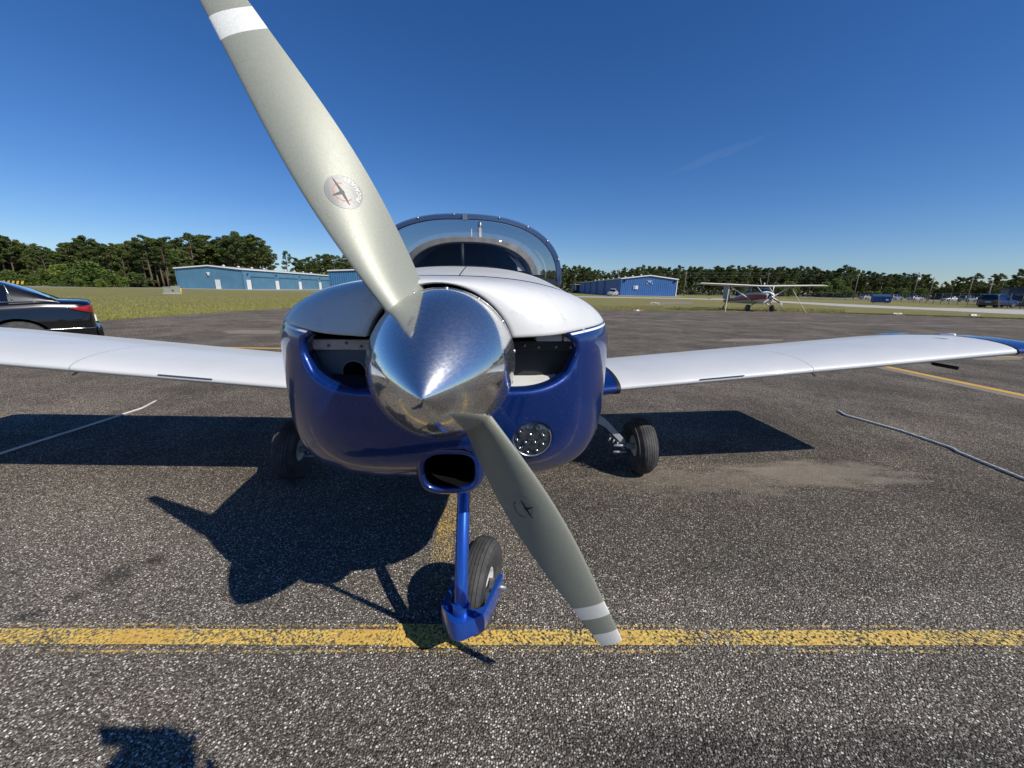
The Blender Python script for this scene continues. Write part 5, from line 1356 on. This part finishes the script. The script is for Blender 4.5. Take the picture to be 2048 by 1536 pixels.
def leaves(centres, radii, n, size, rng, flat=.75):
    c = np.array(centres); r = np.array(radii); idx = rng.choice(len(c), n, p=(r ** 2) / (r ** 2).sum())
    d = rng.normal(size=(n, 3)); d /= np.linalg.norm(d, axis=1)[:, None]
    rad = (rng.uniform(.25, 1, n) ** .45) * r[idx]; pos = c[idx] + d * rad[:, None] * np.array([1, 1, flat])
    a = rng.normal(size=(n, 3)); a[:, 2] *= .6; a /= np.linalg.norm(a, axis=1)[:, None]; b = np.cross(a, rng.normal(size=(n, 3))); b /= np.linalg.norm(b, axis=1)[:, None]
    s = rng.uniform(.6, 1.3, n)[:, None] * size
    v = np.stack([pos - a * s - b * s * .45, pos + a * s - b * s * .30, pos + a * s * .7 + b * s * .5, pos - a * s * .6 + b * s * .45], 1).reshape(-1, 3)
    return v
def leaf_mesh(name, v, m):
    me = bpy.data.meshes.new(name); n = len(v) // 4; me.vertices.add(len(v)); me.vertices.foreach_set('co', v.astype(np.float32).ravel())
    me.loops.add(n * 4); me.loops.foreach_set('vertex_index', np.arange(n * 4, dtype=np.int32)); me.polygons.add(n)
    me.polygons.foreach_set('loop_start', np.arange(0, n * 4, 4, dtype=np.int32)); me.polygons.foreach_set('loop_total', np.full(n, 4, dtype=np.int32))
    me.update(calc_edges=True); me.materials.append(m); return me
def pine_proto(seed, H=16., base=.45, spread=2.6, nl=1500, clumps=20, size=.26):
    rng = np.random.default_rng(seed); rnd = random.Random(seed)
    mb = MB(); lean = Vector((rnd.uniform(-.5, .5), rnd.uniform(-.5, .5), 0)); tp = [Vector((0, 0, 0)) + lean * (t ** 2) + Vector((.12 * math.sin(t * 5 + seed), 0, H * t * .96)) for t in np.linspace(0, 1, 7)]
    mb.tube(tp, [.24, .21, .18, .15, .11, .07, .03], 7); cs, rs_ = [], []
    for i in range(clumps):
        t = base + (1 - base) * (i + rnd.random()) / clumps; z = H * t; f = (1 - ((t - base) / (1 - base) - .35) ** 2 * 1.15)
        a = rnd.uniform(0, 6.283); r = spread * max(.15, f) * rnd.uniform(.35, 1.0) * (1 if t < .93 else .35)
        c = lean * t * t + Vector((r * math.cos(a), r * math.sin(a), z + r * .15)); cs.append(tuple(c)); rs_.append(rnd.uniform(.45, .95) * (spread / 2.6))
        st_ = lean * t * t + Vector((0, 0, z - r * .35)); mb.tube([st_, (st_ + c) / 2 + Vector((0, 0, -.1)), c], [.07, .05, .02], 5, cap=False)
    for i in range(4):                                             # dead lower limbs
        z = H * rnd.uniform(.2, base); a = rnd.uniform(0, 6.28); mb.tube([(0, 0, z), (1.0 * math.cos(a), 1.0 * math.sin(a), z + .2)], [.04, .015], 4, cap=False)
    tr = mb.build('trunk', M['bark']); tm = tr.data; bpy.data.objects.remove(tr)
    return tm, leaf_mesh('pine_crown', leaves(cs, rs_, nl, size, rng, .62), M['pine'])
def bush_proto(seed, H, Wd, nl, m, size=.3, tk=.12):
    rng = np.random.default_rng(seed); rnd = random.Random(seed); cs, rs_ = [], []; mb = MB(); mb.tube([(0, 0, 0), (.1, 0, H * .7)], [tk, .04], 6)
    for i in range(22):
        z = rnd.uniform(.10, .85) * H; k = math.sqrt(max(.05, 1 - (z / H - .35) ** 2 * 2.0)); a = rnd.uniform(0, 6.28); r = Wd * k * rnd.uniform(.2, .8); cs.append((r * math.cos(a), r * math.sin(a), z)); rs_.append(rnd.uniform(.14, .26) * H)
        if i % 3 == 0: mb.tube([(0, 0, H * .15), cs[-1]], [.05, .015], 4, cap=False)
    tr = mb.build('trunk', M['bark']); tm = tr.data; bpy.data.objects.remove(tr)
    return tm, leaf_mesh('bush_crown', leaves(cs, rs_, nl, size, rng, .85), m)
P_tall = [pine_proto(s, 16, .46, 2.6, 3300, 34, .19) for s in (1, 2, 3, 4, 5)]
P_full = [pine_proto(s, 15, .20, 2.8, 4600, 46, .22) for s in (11, 12, 13, 14)]
P_open = [pine_proto(s, 16, .52, 3.2, 2200, 20, .18) for s in (21, 22)]
P_dec = [bush_proto(s, 7, 3.2, 2300, M['decid'], .26) for s in (31, 32, 33)]
P_palm = [bush_proto(s, 9, 3.0, 2200, M['palm'], .30) for s in (41, 42)]
P_scrub = [bush_proto(s, 4.5, 3.0, 1500, M['pine'], .26) for s in (51, 52)]
ntree = 0
def plant(name, proto, px, Y, Hpx_top=None, h=None, label='', group='', cat='tree', hproto=16, wide=1.0):
    """Hpx_top: row of the photograph where its top shows"""
    global ntree
    p = ap(px, Y)
    if Hpx_top is not None:
        d = ray(px, Hpx_top); h = CAM_H + d.z * (Y / d.y)
    s = h / hproto; r_ = empty(name, p, random.uniform(0, 6.28), label=label, cat=cat, group=group); r_.scale = (s * wide * random.uniform(.9, 1.15), s * wide * random.uniform(.9, 1.15), s)
    t = link('trunk', proto[0], r_); c = link('crown', proto[1], r_); ntree += 1
    return r_
prof_l = [(-60, 455), (0, 458), (20, 462), (50, 476), (100, 492), (130, 488), (150, 480), (180, 470), (200, 474), (220, 482), (260, 478), (300, 472), (345, 474), (350, 480), (375, 476), (400, 465), (430, 472), (450, 477), (470, 470), (485, 466), (510, 470), (535, 478), (548, 492)]
prof_m = [(565, 512), (580, 504), (600, 515), (625, 512), (650, 508), (690, 510), (760, 512), (830, 515)]
prof_r = [(1090, 533), (1140, 528), (1170, 526), (1200, 538), (1215, 542), (1235, 536), (1260, 533), (1300, 527), (1340, 532), (1400, 526), (1440, 529), (1480, 531), (1520, 530), (1560, 530), (1620, 530), (1650, 537), (1680, 530), (1720, 538), (1750, 543), (1800, 545), (1840, 543), (1860, 556), (1873, 566)]
prof_r2 = [(1885, 569), (1900, 562), (1920, 563), (1945, 556), (1965, 552), (1985, 556), (2010, 554), (2040, 549), (2100, 545)]
rnd = random.Random(5)
def zone_l(x): return ('at the left edge above the black saloon' if x < 90 else 'above the bright bushes' if x < 230 else 'above the electrical cabinet' if x < 350 else 'over the gable of the pale hangar' if x < 460 else 'over the long roof of the pale hangar')
def zone_r(x): return ('beside the cockpit' if x < 1200 else 'over the bright blue hangar' if x < 1360 else 'over the left wing of the high-wing aeroplane' if x < 1500 else 'over the nose of the high-wing aeroplane' if x < 1665 else 'over the blue container' if x < 1790 else 'around the transformer pole')
x = -70
while x < 548:
    row = rnd.random(); top = tab(x, prof_l) + abs(rnd.gauss(0, 6)); Y = rnd.uniform(114, 122) if x < 345 else rnd.uniform(156, 170)
    pr = rnd.choice(P_full if (x < 280 and rnd.random() < .65) else P_tall)
    plant('pine_tree', pr, x, Y, top, label='dark front-row pine of the left wood ' + zone_l(x), group='front-row pines ' + zone_l(x), wide=rnd.uniform(.85, 1.2) * (1.1 if x < 345 else 1.25)); x += rnd.uniform(8, 13) if x < 345 else rnd.uniform(9, 14)
for k in range(46):                                              # second row behind
    x = rnd.uniform(-80, 545); Y = rnd.uniform(126, 136) if x < 345 else rnd.uniform(172, 190)
    plant('pine_tree', rnd.choice(P_full), x, Y, tab(x, prof_l) + rnd.uniform(6, 22), label='dark pine partly hidden behind the front rows ' + zone_l(x), group='half-hidden pines ' + zone_l(x), wide=1.3)
plant('pine_tree', P_tall[1], 519, 152, 472, label='big rounded pine standing above the right end of the pale hangar roof', wide=1.7)
plant('pine_tree', P_open[0], 487, 150, 465, label='thin open pine left of the big rounded pine above the pale hangar', wide=1.1)
plant('pine_tree', P_open[1], 546, 158, 505, label='ragged low pine at the right end of the left wood', wide=1.2)
plant('pine_tree', P_open[0], 579, 165, 503, label='solitary slender pine seen in the gap beside the propeller', wide=1.0)
x = 596
while x < 840:
    plant('pine_tree', rnd.choice(P_tall + P_open), x, rnd.uniform(170, 185), tab(x, prof_m) + abs(rnd.gauss(0, 4)), label='pine above the blue hangars behind the propeller and cockpit', group='pines behind the middle hangars', wide=1.25); x += rnd.uniform(8, 12)
for px, Y, top in ((60, 104, 548), (95, 102, 535), (125, 103, 525), (150, 100, 540), (185, 101, 522), (215, 101, 538), (245, 103, 552), (160, 97, 556), (110, 97, 556), (200, 97, 558), (20, 104, 540), (-30, 104, 540)):
    plant('broadleaf_shrub', rnd.choice(P_dec), px, Y, top, label='bright green broadleaf bush at the foot of the left pine wood', group='bushes in front of the left wood', cat='bush', hproto=7, wide=1.25)
for k in range(16):
    px = rnd.uniform(-60, 350); plant('broadleaf_shrub', rnd.choice(P_scrub), px, rnd.uniform(106, 112), rnd.uniform(545, 560), label='low dark shrub in the undergrowth of the left pine wood', group='undergrowth of the left wood', cat='bush', hproto=4.5, wide=1.3)
x = 1085
while x < 1876:
    plant('pine_tree', rnd.choice(P_full + P_tall[:2]), x, rnd.uniform(212, 232), tab(x, prof_r) + abs(rnd.gauss(0, 3.5)), label='front-row pine of the long right wood ' + zone_r(x), group='front-row pines ' + zone_r(x), wide=rnd.uniform(.9, 1.2)); x += rnd.uniform(8, 12)
for k in range(46):
    x = rnd.uniform(1085, 1872); plant('pine_tree', rnd.choice(P_full), x, rnd.uniform(240, 262), tab(x, prof_r) + rnd.uniform(2, 12), label='pine partly hidden behind the front rows ' + zone_r(x), group='half-hidden pines ' + zone_r(x), wide=1.25)
for px, top in ((1560, 566), (1576, 562), (1645, 560), (1668, 556), (1680, 562), (1775, 572), (1800, 574), (1840, 574)):
    plant('broadleaf_tree', rnd.choice(P_dec), px, rnd.uniform(196, 205), top, label='lighter green broadleaf tree at the foot of the right pine wood', group='broadleaf trees in front of the right wood', hproto=7, wide=1.0)
x = 1884
while x < 2120:
    plant('mixed_tree', rnd.choice(P_palm + P_full[:2] if x > 1940 else P_full), x, rnd.uniform(150, 165), tab(x, prof_r2) + abs(rnd.gauss(0, 3)), label='yellowish green tree of the wood at the far right', group='trees of the far right wood', hproto=9 if x > 1e9 else 12, wide=1.05); x += rnd.uniform(9, 14)
for px in (1660, 1667, 1676, 1684, 1640, 1355, 1480, 1385, 1420, 1745, 1690, 1900, 1920, 1250, 1150):
    plant('broadleaf_shrub', rnd.choice(P_scrub), px, rnd.uniform(170, 200), rnd.uniform(578, 586), label='low dark shrub under the right-hand woods', group='undergrowth of the right wood', cat='bush', hproto=4.5, wide=1.8)
# dim interior of both woods: forest floor litter and dense far growth
def wood_mass(name, px0, px1, Y, dY, prof, lower, n, seed, label=None):
    rng = np.random.default_rng(seed); a, b = ap(px0, Y), ap(px1, Y); t = rng.uniform(0, 1, n); px = px0 + (px1 - px0) * t
    X = a.x + (b.x - a.x) * t; y = Y + rng.uniform(0, dY, n); top = np.array([max(2, (575 + .0175 * (q_ - 1024) + 3 - (tab(q_, prof) + lower)) * Y / FPX) for q_ in px])
    z = rng.uniform(0, 1, n) ** .9 * top; pos = np.stack([X, y, z], 1); v = leaves([(0, 0, 0)], [.01], n, .75, rng) ; v = (v.reshape(n, 4, 3) + pos[:, None, :]).reshape(-1, 3)
    o = link(name, leaf_mesh(name, v, M['pine'])); o['kind'] = 'stuff'; return o
wood_mass('forest_undergrowth', -90, 350, 138, 10, prof_l, 22, 16000, 1)
wood_mass('forest_undergrowth', 345, 520, 192, 10, prof_l, 26, 9000, 2)
wood_mass('forest_undergrowth', 590, 840, 190, 8, prof_m, 14, 6000, 4)
wood_mass('forest_undergrowth', 1085, 1870, 264, 12, prof_r, 10, 30000, 3)
wood_mass('forest_undergrowth', 1900, 2150, 172, 8, prof_r2, 8, 9000, 5)

# grass tufts along the tarmac edge and over the near field
def tufts(n, region, seed, size):
    rng = np.random.default_rng(seed); P_ = region(rng, n); m_ = len(P_); a = rng.uniform(0, 6.283, m_); h = rng.uniform(.5, 1.4, m_) * size; lean = rng.normal(0, .35, (m_, 2)) * h[:, None]
    w_ = .35 * size; v = np.zeros((m_, 3, 3)); v[:, 0, 0] = P_[:, 0] - w_ * np.cos(a); v[:, 0, 1] = P_[:, 1] - w_ * np.sin(a); v[:, 1, 0] = P_[:, 0] + w_ * np.cos(a); v[:, 1, 1] = P_[:, 1] + w_ * np.sin(a)
    v[:, :2, 2] = -.01; v[:, 2, :2] = P_ + lean; v[:, 2, 2] = h
    me = bpy.data.meshes.new('grass'); me.from_pydata(v.reshape(-1, 3).tolist(), [], np.arange(m_ * 3).reshape(-1, 3).tolist()); me.update(); return tag(link('grass', me, None, M['tuft']), kind='stuff')
def tuft_mat():
    m = mat('grass blades', (.12, .13, .04), .8); q = N(m); co = q.obj()
    c = q.ramp(q.noise(co, .5, 5, .7), [(.3, (.18, .185, .035)), (.5, (.23, .22, .055)), (.7, (.30, .26, .12))]); q.l(c, q.b.inputs['Base Color']); return m
M['tuft'] = tuft_mat()
def reg_l(rng, n):
    px = rng.uniform(-150, 760, n); yt = np.interp(px, [-400, 0, 205, 400, 575, 760], [700, 661, 641, 627, 616, 611]); t = rng.uniform(0, 1, n) ** 1.5
    out = []
    for a, b, c in zip(px, yt, t):
        p = gp(a, b - .5 - c * (b - 592)); out.append((p.x, p.y))
    return np.array(out)
def reg_r(rng, n):
    px = rng.uniform(1120, 2200, n); yt = np.interp(px, [1150, 1300, 1560, 1750, 1900, 2048, 2400], [619, 621, 623.5, 629, 634, 639, 656]); t = rng.uniform(0, 1, n) ** 1.5
    out = []
    for a, b, c in zip(px, yt, t):
        if a > 1690 and .12 < c < 1: c *= .12
        p = gp(a, b - .2 - c * 8); out.append((p.x, p.y))
    return np.array(out)
tufts(42000, reg_l, 3, .055); tufts(16000, reg_r, 4, .06)

# ================================================================== the photographer (behind the lens; casts the shadow at the lower left)
def skin_body(name, joints, edges, m, parent, sub=2):
    me = bpy.data.meshes.new(name); me.from_pydata([j[0] for j in joints], edges, []); o = link(name, me, parent, m)
    o.modifiers.new('skin', 'SKIN'); sk = me.skin_vertices[0].data
    for i, j in enumerate(joints):
        r_ = j[1]; sk[i].radius = (r_, r_) if isinstance(r_, (int, float)) else r_
    sk[0].use_root = True
    sb = o.modifiers.new('sub', 'SUBSURF'); sb.levels = sb.render_levels = sub
    dg = bpy.context.evaluated_depsgraph_get(); dg.update(); m2 = bpy.data.meshes.new_from_object(o.evaluated_get(dg)); o.modifiers.clear(); o.data = m2; m2.name = name
    m2.polygons.foreach_set('use_smooth', [True] * len(m2.polygons)); return o
person = empty('person', (.47, -.36, 0), 0, label='person standing behind the camera holding up a phone, whose shadow falls at the lower left', cat='person')
M['shirt'] = worn('navy shirt cloth', (.03, .04, .08), .9); M['trouser'] = worn('khaki trousers', (.12, .10, .07), .9); M['skin'] = mat('skin', (.46, .28, .20), .5); M['hair'] = mat('dark hair', (.02, .015, .01), .7)
J = [((0, 0, .95), (.17, .12)), ((0, 0, 1.10), (.155, .11)), ((0, .01, 1.28), (.17, .12)), ((0, 0, 1.40), (.12, .09)), ((0, .01, 1.47), .058), ((0, .03, 1.55), .075), ((0, .035, 1.63), .092), ((0, .02, 1.71), .07),
     ((-.17, 0, 1.39), .062), ((-.30, .02, 1.17), .048), ((-.31, .20, 1.26), .032), ((.17, 0, 1.39), .062), ((.22, .06, 1.16), .048), ((-.10, .20, 1.26), .034),
     ((-.10, 0, .90), .095), ((-.11, .01, .50), .065), ((-.12, -.02, .10), .045), ((-.12, .12, .045), .042), ((.10, 0, .90), .095), ((.11, .01, .50), .065), ((.13, -.02, .10), .045), ((.14, .12, .045), .042)]
E_ = [(0, 1), (1, 2), (2, 3), (3, 4), (4, 5), (5, 6), (6, 7), (3, 8), (8, 9), (9, 10), (3, 11), (11, 12), (12, 13), (0, 14), (14, 15), (15, 16), (16, 17), (0, 18), (18, 19), (19, 20), (20, 21)]
bd = skin_body('body', J, E_, M['skin'], person)
for mm in (M['shirt'], M['trouser']): bd.data.materials.append(mm)
for pg in bd.data.polygons:
    c = pg.center
    if c.z < .93: pg.material_index = 2
    elif c.z < 1.45 and not (c.y > .20): pg.material_index = 1
hr = MB(); hr.lathe([(0, .115), (.05, .108), (.085, .07), (.100, .02), (.098, -.03), (.088, -.06)], 20, Matrix.Translation((0, .015, 1.655)) @ Matrix.Rotation(R(90), 4, 'X')); ho = hr.build('hair', M['hair'], person)
for sd in (-1, 1):
    mb = MB(); mb.lathe([(0, -.012), (.011, -.006), (.012, 0)], 10, Matrix.Translation((sd * .032, .122, 1.64))); mb.build('eye', M['seam'], person)
mb = MB(); mb.tube([(0, .118, 1.635), (0, .145, 1.605), (0, .125, 1.598)], [.008, .014, .01], 8); mb.build('nose', M['skin'], person)
mb = MB(); mb.tube([(-.022, .122, 1.572), (0, .128, 1.570), (.022, .122, 1.572)], .005, 6); mb.build('mouth', mat('lips', (.35, .15, .12), .5), person)
for hx, hy, sd in ((-.35, .17, 1), (-.13, .18, -1)):             # hands with five fingers each, curled round the phone
    jj = [((hx, hy, 1.24 if sd > 0 else 1.25), (.030, .022)), ((hx + .01 * sd, hy + .045, 1.275), (.038, .018))]; ee = [(0, 1)]
    for k in range(4):
        z0 = 1.258 + k * .019; L_ = (.9, 1.0, 1.05, .85)[k]; b = len(jj)
        jj += [((hx + .012 * sd, hy + .070, z0), .0095), ((hx + .022 * sd, hy + .092 * 1.0, z0 + .002), .0088), ((hx + (.022 + .025 * L_) * sd, hy + .096, z0 + .003), .008)]; ee += [(1, b), (b, b + 1), (b + 1, b + 2)]
    b = len(jj); jj += [((hx + .02 * sd, hy + .025, 1.305), .0105), ((hx + .045 * sd, hy + .045, 1.325), .0095)]; ee += [(1, b), (b, b + 1)]
    skin_body('hand', jj, ee, M['skin'], person, 1)
ph = empty('phone', (.055, -.030, 1.32), 0, label='black phone held sideways in both hands behind the lens', cat='phone')
mb = MB(); mb.box((-.115, -.004, -.036), (.035, .004, .036)); mb.build('phone_body', M['black'], ph, smooth=False, bevel=.003)
mb = MB(); mb.box((-.11, -.006, -.033), (.03, -.0045, .033)); mb.build('screen', M['carglass'], ph, smooth=False)
